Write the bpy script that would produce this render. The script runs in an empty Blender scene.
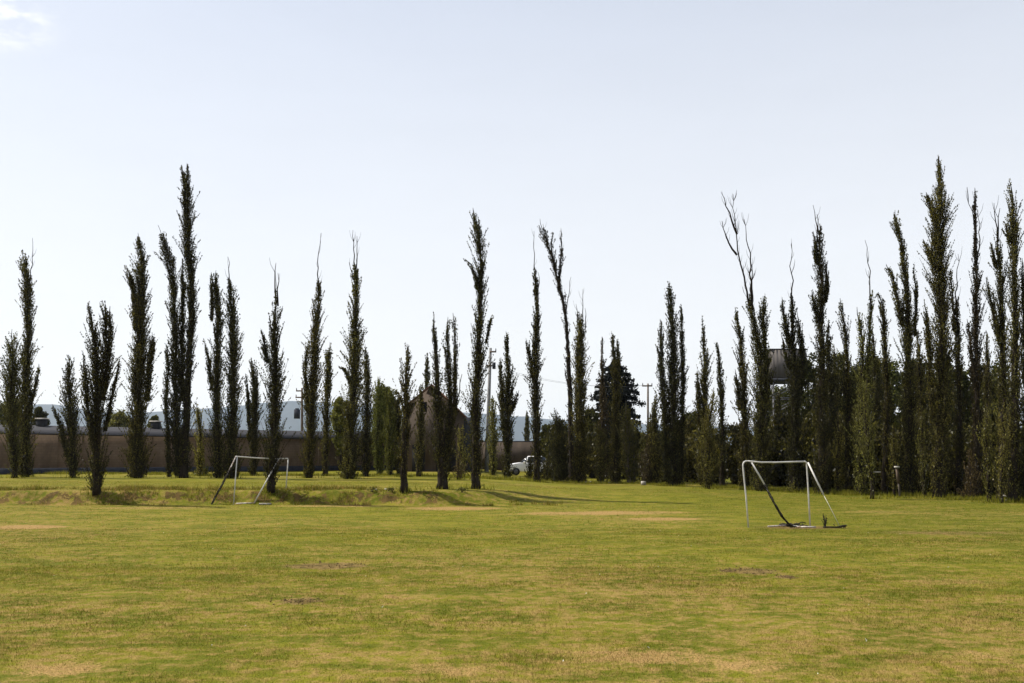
import bpy, math, random
import numpy as np

rng = np.random.default_rng(7)
random.seed(7)
sc = bpy.context.scene
col = sc.collection
R = math.radians

# ------------------------------------------------------------------ camera model
W, H, F = 1024, 683, 1024 * 35 / 36
EYE, HOR = 2.3, 450.0
PITCH = math.atan((HOR - H / 2) / F)
CP, SP = math.cos(PITCH), math.sin(PITCH)


def ray(px, py):
    u, v = px - W / 2, H / 2 - py
    y = F * CP - v * SP
    z = F * SP + v * CP
    return u / y, z / y                      # slopes per metre of depth


def at(px, py, D):
    a, b = ray(px, py)
    return np.array([a * D, D, EYE + b * D])


# ------------------------------------------------------------------ noise
def vnoise(x, y, seed=0):
    x = np.asarray(x, float); y = np.asarray(y, float)
    xi = np.floor(x).astype(np.int64); yi = np.floor(y).astype(np.int64)
    fx = x - xi; fy = y - yi
    fx = fx * fx * (3 - 2 * fx); fy = fy * fy * (3 - 2 * fy)

    def h(i, j):
        n = (i * 374761393 + j * 668265263 + seed * 982451653) & 0x7fffffff
        n = ((n ^ (n >> 13)) * 1274126177) & 0x7fffffff
        return ((n ^ (n >> 16)) & 0xffff) / 65535.0
    return (h(xi, yi) * (1 - fx) + h(xi + 1, yi) * fx) * (1 - fy) + (h(xi, yi + 1) * (1 - fx) + h(xi + 1, yi + 1) * fx) * fy


def sstep(a, b, x):
    t = np.clip((np.asarray(x, float) - a) / (b - a), 0, 1)
    return t * t * (3 - 2 * t)


# ------------------------------------------------------------------ terrain
def bank_mask(x, y):
    """1 on the eroded face of the bank on the left, 0 elsewhere"""
    x = np.asarray(x, float); y = np.asarray(y, float)
    wob = (vnoise(x * .35, 3.3, 5) - .5) * .7
    t = (y - 42.3 - wob) / 1.0
    return np.clip(1 - np.abs(t - .5) * 1.7, 0, 1) * (1 - sstep(-4.5, -.5, x)) 


def gz(x, y):
    x = np.asarray(x, float); y = np.asarray(y, float)
    wob = (vnoise(x * .35, 3.3, 5) - .5) * .7
    left = 1 - sstep(-4.0, 5.5, x)
    wid = 1.0 + 6.5 * sstep(-3.5, 4, x)
    rise = sstep(42.3, 1, np.zeros_like(x)) * 0 + sstep(0, 1, (y - 42.3 - wob) / wid)
    top = .56 * left + .2 * (1 - left) * (1 - sstep(7, 14, x)) * (1 - sstep(52, 66, y))
    top = top * (1 - (1 - sstep(-6, 0, x) * 1) * 0)
    z = top * rise
    # small lumps, larger on the bank
    b = bank_mask(x, y)
    z = z + (vnoise(x * .16, y * .16, 2) - .5) * .10 * sstep(12, 30, y)
    z = z + b * ((vnoise(x * 1.3, y * 1.9, 3) - .5) * .24 + (vnoise(x * 3.1, y * 3.7, 4) - .5) * .15)
    return z


def ground(px, py):
    a, b = ray(px, py)
    D = np.linspace(6, 260, 5080)
    d = EYE + b * D - gz(a * D, D)
    k = np.argmax(d < 0) if (d < 0).any() else len(D) - 1
    D0 = D[max(k - 1, 0)]; D1 = D[k]
    f0 = d[max(k - 1, 0)]; f1 = d[k]
    Dm = D0 + (D1 - D0) * (f0 / (f0 - f1) if f0 != f1 else 0)
    return np.array([a * Dm, Dm, float(gz(a * Dm, Dm))])


# ------------------------------------------------------------------ mesh helpers
class MB:
    def __init__(s):
        s.v = []; s.q = []; s.t = []; s.n = 0

    def add(s, v, quads=None, tris=None):
        v = np.asarray(v, float).reshape(-1, 3)
        if quads is not None and len(quads): s.q.append(np.asarray(quads, np.int64).reshape(-1, 4) + s.n)
        if tris is not None and len(tris): s.t.append(np.asarray(tris, np.int64).reshape(-1, 3) + s.n)
        s.v.append(v); s.n += len(v)
        return s

    def box(s, c, size, rz=0.0, taper=1.0):
        c = np.asarray(c, float); hx, hy, hz = np.asarray(size, float) / 2
        v = np.array([[-hx, -hy, -hz], [hx, -hy, -hz], [hx, hy, -hz], [-hx, hy, -hz],
                      [-hx * taper, -hy * taper, hz], [hx * taper, -hy * taper, hz], [hx * taper, hy * taper, hz], [-hx * taper, hy * taper, hz]])
        if rz:
            cz, sz = math.cos(rz), math.sin(rz)
            v = np.column_stack([v[:, 0] * cz - v[:, 1] * sz, v[:, 0] * sz + v[:, 1] * cz, v[:, 2]])
        return s.add(v + c, [[0, 3, 2, 1], [4, 5, 6, 7], [0, 1, 5, 4], [1, 2, 6, 5], [2, 3, 7, 6], [3, 0, 4, 7]])

    def hexa(s, v):          # 8 corners: bottom four then top four
        return s.add(v, [[0, 3, 2, 1], [4, 5, 6, 7], [0, 1, 5, 4], [1, 2, 6, 5], [2, 3, 7, 6], [3, 0, 4, 7]])

    def tube(s, pts, rad, sides=6, cap=True):
        p = np.asarray(pts, float); r = np.broadcast_to(np.asarray(rad, float), (len(p),))
        t = np.gradient(p, axis=0); t /= np.linalg.norm(t, axis=1, keepdims=True) + 1e-9
        ref = np.array([0, 1, 0.]) if abs(t[:, 1]).mean() < .8 else np.array([1., 0, 0])
        u = np.cross(t, ref); u /= np.linalg.norm(u, axis=1, keepdims=True) + 1e-9
        w = np.cross(t, u)
        a = np.arange(sides) * 2 * math.pi / sides
        v = p[:, None, :] + r[:, None, None] * (np.cos(a)[None, :, None] * u[:, None, :] + np.sin(a)[None, :, None] * w[:, None, :])
        n = len(p)
        i = np.arange(n - 1)[:, None] * sides; j = np.arange(sides)[None, :]
        k = (j + 1) % sides
        q = np.stack([i + j, i + k, i + sides + k, i + sides + j], -1).reshape(-1, 4)
        tr = []
        v = v.reshape(-1, 3)
        if cap:
            v = np.vstack([v, p[:1], p[-1:]])
            c0, c1 = n * sides, n * sides + 1
            for jj in range(sides):
                kk = (jj + 1) % sides
                tr += [[c0, kk, jj], [c1, (n - 1) * sides + jj, (n - 1) * sides + kk]]
        return s.add(v, q, tr)

    def build(s, name, mat, parent=None, origin=None, smooth=False):
        v = np.vstack(s.v) if s.v else np.zeros((0, 3))
        if origin is not None: v = v - np.asarray(origin, float)
        q = np.vstack(s.q) if s.q else np.zeros((0, 4), np.int64)
        t = np.vstack(s.t) if s.t else np.zeros((0, 3), np.int64)
        me = bpy.data.meshes.new(name)
        me.vertices.add(len(v)); me.vertices.foreach_set('co', v.ravel())
        nl = len(q) * 4 + len(t) * 3
        me.loops.add(nl); me.loops.foreach_set('vertex_index', np.concatenate([q.ravel(), t.ravel()]).astype(np.int32))
        me.polygons.add(len(q) + len(t))
        st = np.concatenate([np.arange(len(q)) * 4, len(q) * 4 + np.arange(len(t)) * 3]).astype(np.int32)
        me.polygons.foreach_set('loop_start', st)
        me.update(calc_edges=True); me.validate()
        if smooth: me.polygons.foreach_set('use_smooth', np.ones(len(me.polygons), bool))
        if mat: me.materials.append(mat)
        o = bpy.data.objects.new(name, me); col.objects.link(o)
        if parent is not None: o.parent = parent
        return o


def tag(o, label=None, cat=None, group=None, kind=None):
    if label: o['label'] = label
    if cat: o['category'] = cat
    if group: o['group'] = group
    if kind: o['kind'] = kind
    return o


def thing(name, loc, label, cat, group=None):
    o = bpy.data.objects.new(name, None); col.objects.link(o)
    o.location = [float(c) for c in loc]; o.empty_display_size = .2
    return tag(o, label, cat, group)


# ------------------------------------------------------------------ materials
def newmat(name):
    m = bpy.data.materials.new(name); m.use_nodes = True
    nt = m.node_tree; nt.nodes.clear()
    out = nt.nodes.new('ShaderNodeOutputMaterial')
    return m, nt, out


class NT:
    def __init__(s, nt): s.nt = nt
    def n(s, t, **k):
        x = s.nt.nodes.new('ShaderNode' + t)
        for a, b in k.items(): setattr(x, a, b)
        return x
    def l(s, a, b): s.nt.links.new(a, b)
    def val(s, v, sock):
        if isinstance(v, bpy.types.NodeSocket): s.l(v, sock)
        else: sock.default_value = v
    def math(s, op, a, b=None, clamp=False):
        x = s.n('Math', operation=op, use_clamp=clamp); s.val(a, x.inputs[0])
        if b is not None: s.val(b, x.inputs[1])
        return x.outputs[0]
    def mix(s, f, a, b):
        x = s.n('Mix', data_type='RGBA'); s.val(f, x.inputs['Factor'])
        for v, i in ((a, 6), (b, 7)): s.val(v if isinstance(v, bpy.types.NodeSocket) else (*v, 1), x.inputs[i])
        return x.outputs[2]
    def noise(s, vec, scale, detail=3, rough=.55):
        x = s.n('TexNoise'); s.l(vec, x.inputs['Vector']); x.inputs['Scale'].default_value = scale
        x.inputs['Detail'].default_value = detail; x.inputs['Roughness'].default_value = rough
        return x.outputs['Fac']
    def rng(s, v, a, b, c=0., d=1.):
        x = s.n('MapRange'); x.interpolation_type = 'SMOOTHSTEP'
        for i, k in enumerate((v, a, b, c, d)): s.val(k, x.inputs[i])
        return x.outputs[0]
    def scl(s, vec, xyz):
        x = s.n('VectorMath', operation='MULTIPLY'); s.l(vec, x.inputs[0]); x.inputs[1].default_value = xyz
        return x.outputs[0]


def simple(name, c1, c2, scale=3., rough=.8, metal=0., stretch=(1, 1, 1), bump=0.0, coord='Object'):
    m, nt, out = newmat(name); k = NT(nt)
    tc = k.n('TexCoord')
    v = k.scl(tc.outputs[coord], stretch)
    f = k.rng(k.noise(v, scale, 5, .6), .3, .7)
    bs = k.n('BsdfPrincipled'); bs.inputs['Roughness'].default_value = rough; bs.inputs['Specular IOR Level'].default_value = .5 if rough < .6 else .05; bs.inputs['Metallic'].default_value = metal
    k.l(k.mix(f, c1, c2), bs.inputs['Base Color'])
    if bump:
        b = k.n('Bump'); b.inputs['Strength'].default_value = bump; b.inputs['Distance'].default_value = .03
        k.l(k.noise(v, scale * 3, 4), b.inputs['Height']); k.l(b.outputs[0], bs.inputs['Normal'])
    k.l(bs.outputs[0], out.inputs[0])
    return m


def leafmat(name, ca, cb, cc, trans=.3, gloss=.05):
    m, nt, out = newmat(name); k = NT(nt)
    g = k.n('NewGeometry')
    tc = k.n('TexCoord')
    big = k.rng(k.noise(tc.outputs['Object'], .9, 2), .35, .68)
    c = k.mix(k.math('POWER', g.outputs['Random Per Island'], 2.1), ca, cb)  # random leaf tones, spread wide to stand in for lit flecks and dark gaps
    c = k.mix(k.math('MULTIPLY', big, .75), c, cc)
    oi = k.n('ObjectInfo')
    sc_ = k.n('VectorMath', operation='SCALE'); k.l(c, sc_.inputs[0]); k.l(k.rng(oi.outputs['Random'], 0, 1, .62, 1.45), sc_.inputs['Scale'])
    wm = k.n('VectorMath', operation='MULTIPLY'); k.l(sc_.outputs[0], wm.inputs[0]); wm.inputs[1].default_value = (1.08, .96, .85)
    c = k.mix(k.math('FRACT', k.math('MULTIPLY', oi.outputs['Random'], 7.31)), sc_.outputs[0], wm.outputs[0])
    d = k.n('BsdfDiffuse'); k.l(c, d.inputs[0])
    t = k.n('BsdfTranslucent'); k.l(k.mix(.25, c, (.06, .065, .010)), t.inputs[0])
    gl = k.n('BsdfGlossy'); gl.inputs['Roughness'].default_value = .42; gl.inputs[0].default_value = (.9, .95, 1, 1)
    m1 = k.n('MixShader'); m1.inputs[0].default_value = trans; k.l(d.outputs[0], m1.inputs[1]); k.l(t.outputs[0], m1.inputs[2])
    m2 = k.n('MixShader'); m2.inputs[0].default_value = gloss; k.l(m1.outputs[0], m2.inputs[1]); k.l(gl.outputs[0], m2.inputs[2])
    k.l(m2.outputs[0], out.inputs[0])
    return m


M = {}
M['bark'] = simple('poplar_bark', (0.0136, 0.0105, 0.0081), (0.0341, 0.0267, 0.0205), 6, .9, stretch=(1, 1, .25), bump=.6)
M['palebark'] = simple('pale_bark', (.06, .05, .04), (.15, .13, .11), 5, .9, stretch=(1, 1, .3), bump=.5)
M['leaf'] = leafmat('poplar_leaves', (.0080, .0082, .0024), (.200, .186, .040), (.030, .027, .0075), .46, .012)
M['leaf_light'] = leafmat('young_leaves', (.030, .030, .007), (.32, .310, .066), (.11, .102, .026), .48, .012)  # yellow-green leaves, lightened further to look like sunlit clumps
M['leaf_green'] = leafmat('broad_leaves', (.009, .011, .003), (.18, .195, .038), (.032, .036, .009), .46, .012)
M['leaf_bright'] = leafmat('bright_leaves', (.035, .042, .008), (.20, .22, .042), (.09, .10, .022), .45, .012)  # bright green leaves, colour raised further for a sunlit look
M['leaf_sparse'] = leafmat('thin_leaves', (.013, .011, .005), (.11, .085, .034), (.036, .027, .013), .28, .012)
M['needle'] = leafmat('cedar_needles', (0.0074, 0.0105, 0.0087), (0.0161, 0.0205, 0.0174), (0.0099, 0.0130, 0.0112), .1, .012)
M['straw'] = leafmat('dry_stalks', (.035, .027, .012), (.22, .17, .075), (.08, .062, .028), .25, .01)
M['white'] = simple('white_tube_paint', (.42, .41, .38), (.58, .56, .53), 9, .5)
M['rust'] = simple('chipped_tube_paint', (.20, .13, .09), (.62, .60, .57), 7, .6)
M['net'] = simple('old_net', (.016, .015, .014), (.04, .036, .03), 20, .95)
M['board'] = simple('weathered_board', (.26, .24, .21), (.40, .38, .34), 4, .8)


# ------------------------------------------------------------------ worn spots of the pitch  (px, py, half px, half py, strength, soil)
SPOTS = [(325, 566, 56, 4, .95, 1), (303, 601, 30, 4.5, .8, 1), (752, 571, 30, 4.5, .85, 1), (786, 577, 14, 2.2, 1., 1), (728, 571, 14, 2, .9, 1),
         (600, 513, 120, 2.6, .75, 0), (662, 519, 55, 2.2, .85, 0), (455, 508.5, 70, 2.4, .8, 0), (28, 527, 48, 3., 1., 0), (800, 527.5, 62, 2.4, .75, 1),
         (945, 533, 110, 3, .55, 1), (650, 657, 130, 13, .62, 0), (60, 670, 80, 12, .60, 0), (745, 666, 100, 10, .58, 0), (450, 670, 70, 8, .58, 0),
         (950, 582, 90, 5, .5, 0), (400, 596, 70, 4, .45, 0), (880, 512, 60, 2, .45, 0), (150, 508, 120, 2.0, .5, 0), (560, 553, 90, 4, .3, 0),
         (980, 655, 60, 7, .5, 0), (250, 645, 60, 7, .35, 0), (330, 506, 90, 1.6, .55, 0)]
SP3 = []
for (px, py, hx, hy, s_, soil) in SPOTS:
    g = ground(px, py); g2 = ground(px, py - hy)
    SP3.append((g[0], g[1], hx * g[1] / F, max(g2[1] - g[1], .25), s_, soil))


def spot_val(x, y, soil):
    v = np.zeros_like(x)
    for (cx, cy, rx, ry, s_, so) in SP3:
        if so == soil:
            d = np.sqrt(((x - cx) / rx) ** 2 + ((y - cy) / ry) ** 2)
            v = np.maximum(v, s_ * (1 - sstep(.35, 1.1, d)))
    return v


def turf_material(name, blades):
    m, nt, out = newmat(name); k = NT(nt)
    g = k.n('NewGeometry'); P = g.outputs['Position']
    flat = k.scl(P, (1, 1, 0))
    big = k.noise(flat, .085, 4, .6)
    mid = k.noise(k.scl(P, (.55, .9, 0)), 1.3, 5, .66)
    sml = k.noise(flat, 4.5, 4, .65)
    fin = k.noise(flat, 26, 3, .7)
    grn = k.mix(k.rng(mid, .40, .60), (.086, .099, .0080), (.152, .149, .0125))
    grn = k.mix(k.rng(sml, .35, .7, 0, .55), grn, (.176, .146, .022))
    # darker green grass towards the right-hand trees
    sx_ = k.n('SeparateXYZ'); k.l(P, sx_.inputs[0])
    far_right = k.math('MULTIPLY', k.rng(sx_.outputs[0], 1., 17.), k.rng(sx_.outputs[1], 18., 34.))
    grn = k.mix(k.math('MULTIPLY', far_right, k.rng(mid, .25, .6, .85, .45)), grn, (.066, .076, .0075))
    # dry straw, a little more of it on the near half of the pitch
    sp_ = k.n('SeparateXYZ'); k.l(P, sp_.inputs[0]); sepy = sp_.outputs[1]
    dryn = k.math('ADD', k.math('MULTIPLY', big, .55), k.math('MULTIPLY', mid, .45))
    dryn = k.math('ADD', dryn, k.math('MULTIPLY', k.math('SUBTRACT', sml, .5), .95))
    dryn = k.math('ADD', dryn, k.rng(sepy, 9., 30., .03, -.035))
    dryn = k.math('SUBTRACT', dryn, k.math('MULTIPLY', far_right, .045))
    dry = k.rng(dryn, .43, .70, 0, .76)
    sep = k.n('SeparateXYZ'); k.l(P, sep.inputs[0])

    def spots(soil):
        acc = None
        for (cx, cy, rx, ry, s_, so) in SP3:
            if so != soil: continue
            dx = k.math('DIVIDE', k.math('SUBTRACT', sep.outputs[0], cx), rx)
            dy = k.math('DIVIDE', k.math('SUBTRACT', sep.outputs[1], cy), ry)
            d = k.math('SQRT', k.math('ADD', k.math('MULTIPLY', dx, dx), k.math('MULTIPLY', dy, dy)))
            v = k.rng(d, .2, 1.25, s_, 0)
            acc = v if acc is None else k.math('MAXIMUM', acc, v)
        brk = k.math('ADD', k.math('MULTIPLY', sml, 1.2), k.math('MULTIPLY', mid, .8))
        return k.rng(k.math('ADD', k.math('MULTIPLY', acc, 1.0), k.math('ADD', k.math('SUBTRACT', brk, 1.), k.math('SUBTRACT', fin, .5))), .22, .72)
    ds, so = spots(0), spots(1)
    dry = k.math('MAXIMUM', dry, ds)
    straw = k.mix(k.rng(fin, .35, .65), (.170, .108, .040), (.40, .262, .098))
    c = k.mix(dry, grn, straw)
    soilc = k.mix(k.rng(sml, .3, .7), (.055, .038, .013), (.22, .150, .060))
    c = k.mix(k.math('MULTIPLY', so, .6 if blades else .95), c, soilc)
    if not blades:
        at_ = k.n('Attribute'); at_.attribute_name = 'bank'
        bk = k.rng(k.math('MULTIPLY', at_.outputs['Fac'], k.rng(k.noise(flat, 1.6, 5, .75), .44, .60)), .12, .6)
        bs_ = k.mix(k.rng(k.noise(flat, 3.2, 3), .35, .65), (.034, .026, .0085), (.120, .076, .026))
        c = k.mix(bk, c, bs_)
        c = k.mix(k.rng(fin, .50, .72, 0, .6), c, (0.0560, 0.0600, 0.0088))
    else:
        r = g.outputs['Random Per Island']
        c = k.mix(k.math('MULTIPLY', k.rng(r, .72, 1.), .8), c, (.36, .238, .086))
        c = k.mix(k.math('MULTIPLY', k.rng(r, .40, .0), .75), c, (.052, .058, .006))
    bs = k.n('BsdfPrincipled'); bs.inputs['Roughness'].default_value = .75
    bs.inputs['Specular IOR Level'].default_value = .02
    k.l(c, bs.inputs['Base Color'])
    if not blades:
        b = k.n('Bump'); b.inputs['Strength'].default_value = .8; b.inputs['Distance'].default_value = .05
        k.l(k.math('ADD', fin, k.math('MULTIPLY', sml, 1.5)), b.inputs['Height']); k.l(b.outputs[0], bs.inputs['Normal'])
        k.l(bs.outputs[0], out.inputs[0])
    else:
        t = k.n('BsdfTranslucent'); k.l(c, t.inputs[0])
        mx = k.n('MixShader'); mx.inputs[0].default_value = .4; k.l(bs.outputs[0], mx.inputs[1]); k.l(t.outputs[0], mx.inputs[2])
        k.l(mx.outputs[0], out.inputs[0])
    return m


# ------------------------------------------------------------------ ground sheet
def axis(parts):
    a = []
    for (s, e, st) in parts: a.append(np.arange(s, e, st))
    return np.unique(np.concatenate(a + [[parts[-1][1]]]))


xs = axis([(-7600, -800, 800), (-800, -140, 60), (-140, -45, 5), (-45, -26, .5), (-26, 8, .22), (8, 45, .6), (45, 140, 5), (140, 800, 60), (800, 7600, 800)])
ys = axis([(-900, -60, 120), (-60, 4, 4), (4, 41, .5), (41, 45.5, .13), (45.5, 85, .8), (85, 200, 5), (200, 900, 50), (900, 7800, 600)])
X, Y = np.meshgrid(xs, ys)
Z = gz(X, Y)
nx, ny = len(xs), len(ys)
ii = (np.arange(ny - 1)[:, None] * nx + np.arange(nx - 1)[None, :])
gq = np.stack([ii, ii + 1, ii + nx + 1, ii + nx], -1).reshape(-1, 4)
mb = MB(); mb.add(np.stack([X, Y, Z], -1).reshape(-1, 3), gq)
gr = mb.build('ground', turf_material('turf', False), smooth=True)
tag(gr, kind='structure')
a_ = gr.data.attributes.new('bank', 'FLOAT', 'POINT')
a_.data.foreach_set('value', bank_mask(X, Y).ravel().astype(np.float32))


# ------------------------------------------------------------------ grass blades
def blades(n, x, y, h, wdt, lean=.6):
    z = gz(x, y) - .006
    th = rng.uniform(0, 2 * math.pi, n); ph = rng.uniform(0, 2 * math.pi, n)
    ln = h * lean * rng.uniform(.1, 1.2, n)
    c = np.stack([x, y, z], -1)
    d = np.stack([np.cos(th) * wdt / 2, np.sin(th) * wdt / 2, np.zeros(n)], -1)
    tip = c + np.stack([np.cos(ph) * ln, np.sin(ph) * ln, h], -1)
    return np.stack([c - d, c + d, tip], 1).reshape(-1, 3)


mb = MB()
def field_pts(y0, y1, dens, margin=2.5):
    area = .53 * (y1 ** 2 - y0 ** 2) + 2 * margin * (y1 - y0)
    n = int(area * dens * 1.3)
    y = np.sqrt(rng.uniform(y0 ** 2, y1 ** 2, n))
    x = rng.uniform(-1, 1, n) * (.53 * y + margin)
    keep = rng.uniform(0, 1, n) < (1 - .85 * spot_val(x, y, 1)) * (1 - .45 * spot_val(x, y, 0)) * (.35 + .9 * vnoise(x * 2.2, y * 2.2, 9))
    return x[keep], y[keep]


for (y0, y1, dn, h0, h1, w0) in ((8.3, 13, 2300, .012, .038, .006), (13, 20, 1150, .012, .04, .008), (20, 30, 420, .012, .042, .011), (30, 56, 60, .015, .05, .016)):
    x, y = field_pts(y0, y1, dn)
    n = len(x)
    hm = .55 + .9 * vnoise(x * .8, y * .8, 12)
    v = blades(n, x, y, rng.uniform(h0, h1, n) * hm, w0 * rng.uniform(.6, 1.3, n), .9)
    mb.add(v, None, np.arange(n * 3).reshape(-1, 3))
# longer tufts on the bank and along the feet of the trees
n = 42000
x = rng.uniform(-27, 3, n); y = rng.uniform(41.9, 46.0, n)
k = (vnoise(x * 1.1, y * 1.3, 21) * .6 + vnoise(x * 3.3, y * 3.1, 22) * .4) > .50 + .12 * sstep(43.6, 45.5, y) + .25 * sstep(-7, -3, x)
x, y = x[k], y[k]; n = len(x)
mb.add(blades(n, x, y, rng.uniform(.05, .26, n) * (.4 + vnoise(x * .9, y * .9, 23)), .024 * rng.uniform(.6, 1.3, n), .7), None, np.arange(n * 3).reshape(-1, 3))
tag(mb.build('grass', turf_material('grass_blades', True)), kind='stuff')
M['verge'] = leafmat('verge_blades', (.085, .098, .008), (.26, .24, .035), (.13, .135, .016), .42, .005)
# ------------------------------------------------------------------ trees
def polyline(stem, D, dy):
    """pixels of a stem at depth D turned into points; dy: how far the top leans away in depth"""
    n = len(stem); out = []
    for i, s in enumerate(stem):
        d = D + dy * (i / max(n - 1, 1)) ** 1.3
        out.append(at(s[0], s[1], d))
    return np.array(out)


def resample(p, w, step):
    d = np.r_[0, np.cumsum(np.linalg.norm(np.diff(p, axis=0), axis=1))]
    n = max(int(d[-1] / step) + 1, 4)
    s = np.linspace(0, d[-1], n)
    q = np.stack([np.interp(s, d, p[:, k]) for k in range(3)], -1)
    return s, q, np.interp(s, d, w)


def leaf_quads(mb, c, size, up=0.):
    n = len(c)
    a = rng.normal(0, 1, (n, 3)); a[:, 2] = np.abs(a[:, 2]) + up; a /= np.linalg.norm(a, axis=1, keepdims=True)
    b = rng.normal(0, 1, (n, 3)); b -= a * (a * b).sum(1, keepdims=True); b /= np.linalg.norm(b, axis=1, keepdims=True)
    L = (size * rng.uniform(.65, 1.3, n))[:, None] * .5
    v = np.stack([c - a * L, c + b * L * .62, c + a * L, c - b * L * .62], 1).reshape(-1, 3)
    mb.add(v, np.arange(n * 4).reshape(-1, 4))


def foliage(mb, twigs, p, w, lsz, dens, sparse, z0, foot=0.):
    """whisk-like shoots that leave the stem and run steeply up and outwards, each set with small leaves"""
    s, q, r = resample(p, w, .25)
    tot = s[-1]
    ar = np.sum(2 * r) * .25
    k1, k2, k3 = rng.uniform(0, 6, 3)

    def shoots(ns, l0, l1, e0, e1, inner, nl, jit, tw):
        pdf = np.cumsum(r + .03); pdf /= pdf[-1]
        se = np.interp(rng.uniform(0, 1, ns), pdf, s)             # where along the stem the tip of the shoot is level with
        L = rng.uniform(l0, l1, ns) * (.55 + .5 * np.interp(se, s, r))
        se = se + np.where(se > tot - .5, rng.uniform(-.25, .16, ns), 0)
        s0 = np.maximum(se - L, -.02); L = se - s0
        ph = rng.uniform(0, 2 * math.pi, ns)
        lump = 1 + .22 * np.sin(se * 1.9 + k1 + 1.3 * np.sin(ph + k2)) + .20 * np.sin(se * 4.3 + 2 * ph + k3) + rng.normal(0, .12, ns)
        Rend = (np.interp(se, s, r) + .02) * (e0 + e1 * rng.uniform(0, 1, ns) ** .7) * np.clip(lump, .5, 1.45)
        gate = np.sin(se * 2.7 + k2 + 1.7 * np.sin(ph * 2 + k1)) * .5 + .5
        ok = ((gate + rng.uniform(0, .5, ns)) > sparse) & (L > .05)
        s0, L, ph, Rend = s0[ok], L[ok], ph[ok], Rend[ok]
        ns = len(s0)
        if ns == 0: return
        rad = np.stack([np.cos(ph), np.sin(ph), np.zeros(ns)], -1)
        ri = np.maximum(Rend * inner, np.minimum(Rend, np.interp(s0, s, r) * rng.uniform(.3, 1., ns)) * np.exp(-s0 / 1.6) * foot)

        def pos(t):
            ss = s0 + t * L
            base = np.stack([np.interp(ss, s, q[:, k]) for k in range(3)], -1)
            base[:, 2] += np.maximum(ss - tot, 0)
            return base + rad * (ri + (Rend - ri) * t ** 1.25)[:, None]
        cs = []
        for _ in range(nl):
            t = rng.uniform(.0, 1.0, ns) ** .8
            cs.append(pos(t) + rng.normal(0, 1, (ns, 3)) * (jit * (1.15 - .75 * t))[:, None])
        c = np.vstack(cs)
        c = c[c[:, 2] > z0 + .08 + .3 * rng.uniform(0, 1, len(c)) ** 2]
        leaf_quads(mb, c, lsz, 1.1)
        m_ = rng.uniform(0, 1, ns) < tw
        A, B, C = pos(np.full(ns, 0.))[m_], pos(np.full(ns, .5))[m_], pos(np.full(ns, 1.0))[m_]
        n = len(A)
        if n:
            a3 = np.arange(3) * 2 * math.pi / 3
            ring = np.stack([np.cos(a3), np.sin(a3), np.zeros(3)], -1)
            v = np.stack([A[:, None] + ring * .016, B[:, None] + ring * .012, C[:, None] + ring * .005], 1).reshape(-1, 3)
            o = np.arange(n)[:, None, None] * 9
            qq = np.array([[lv * 3 + j, lv * 3 + (j + 1) % 3, lv * 3 + 3 + (j + 1) % 3, lv * 3 + 3 + j] for lv in range(2) for j in range(3)])
            twigs.add(v, (o + qq[None]).reshape(-1, 4))
    # inner mass, then the outer whisks that break the outline
    shoots(int(ar * 40 * dens) + 6, .5, 1.3, .1, .58, .5, 20, lsz * .70, .3)
    shoots(int(ar * 25 * dens) + 8, .9, 2.4, .42, .80, .15, 32, lsz * .40, .8)


def wander(p, amp):
    q = p.copy(); n = len(q)
    if n > 2: q[1:-1] += rng.normal(0, amp, (n - 2, 3)) * np.array([1, 1, .2])
    return q


GROUP = 'tall thin poplars bordering the field'


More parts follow.
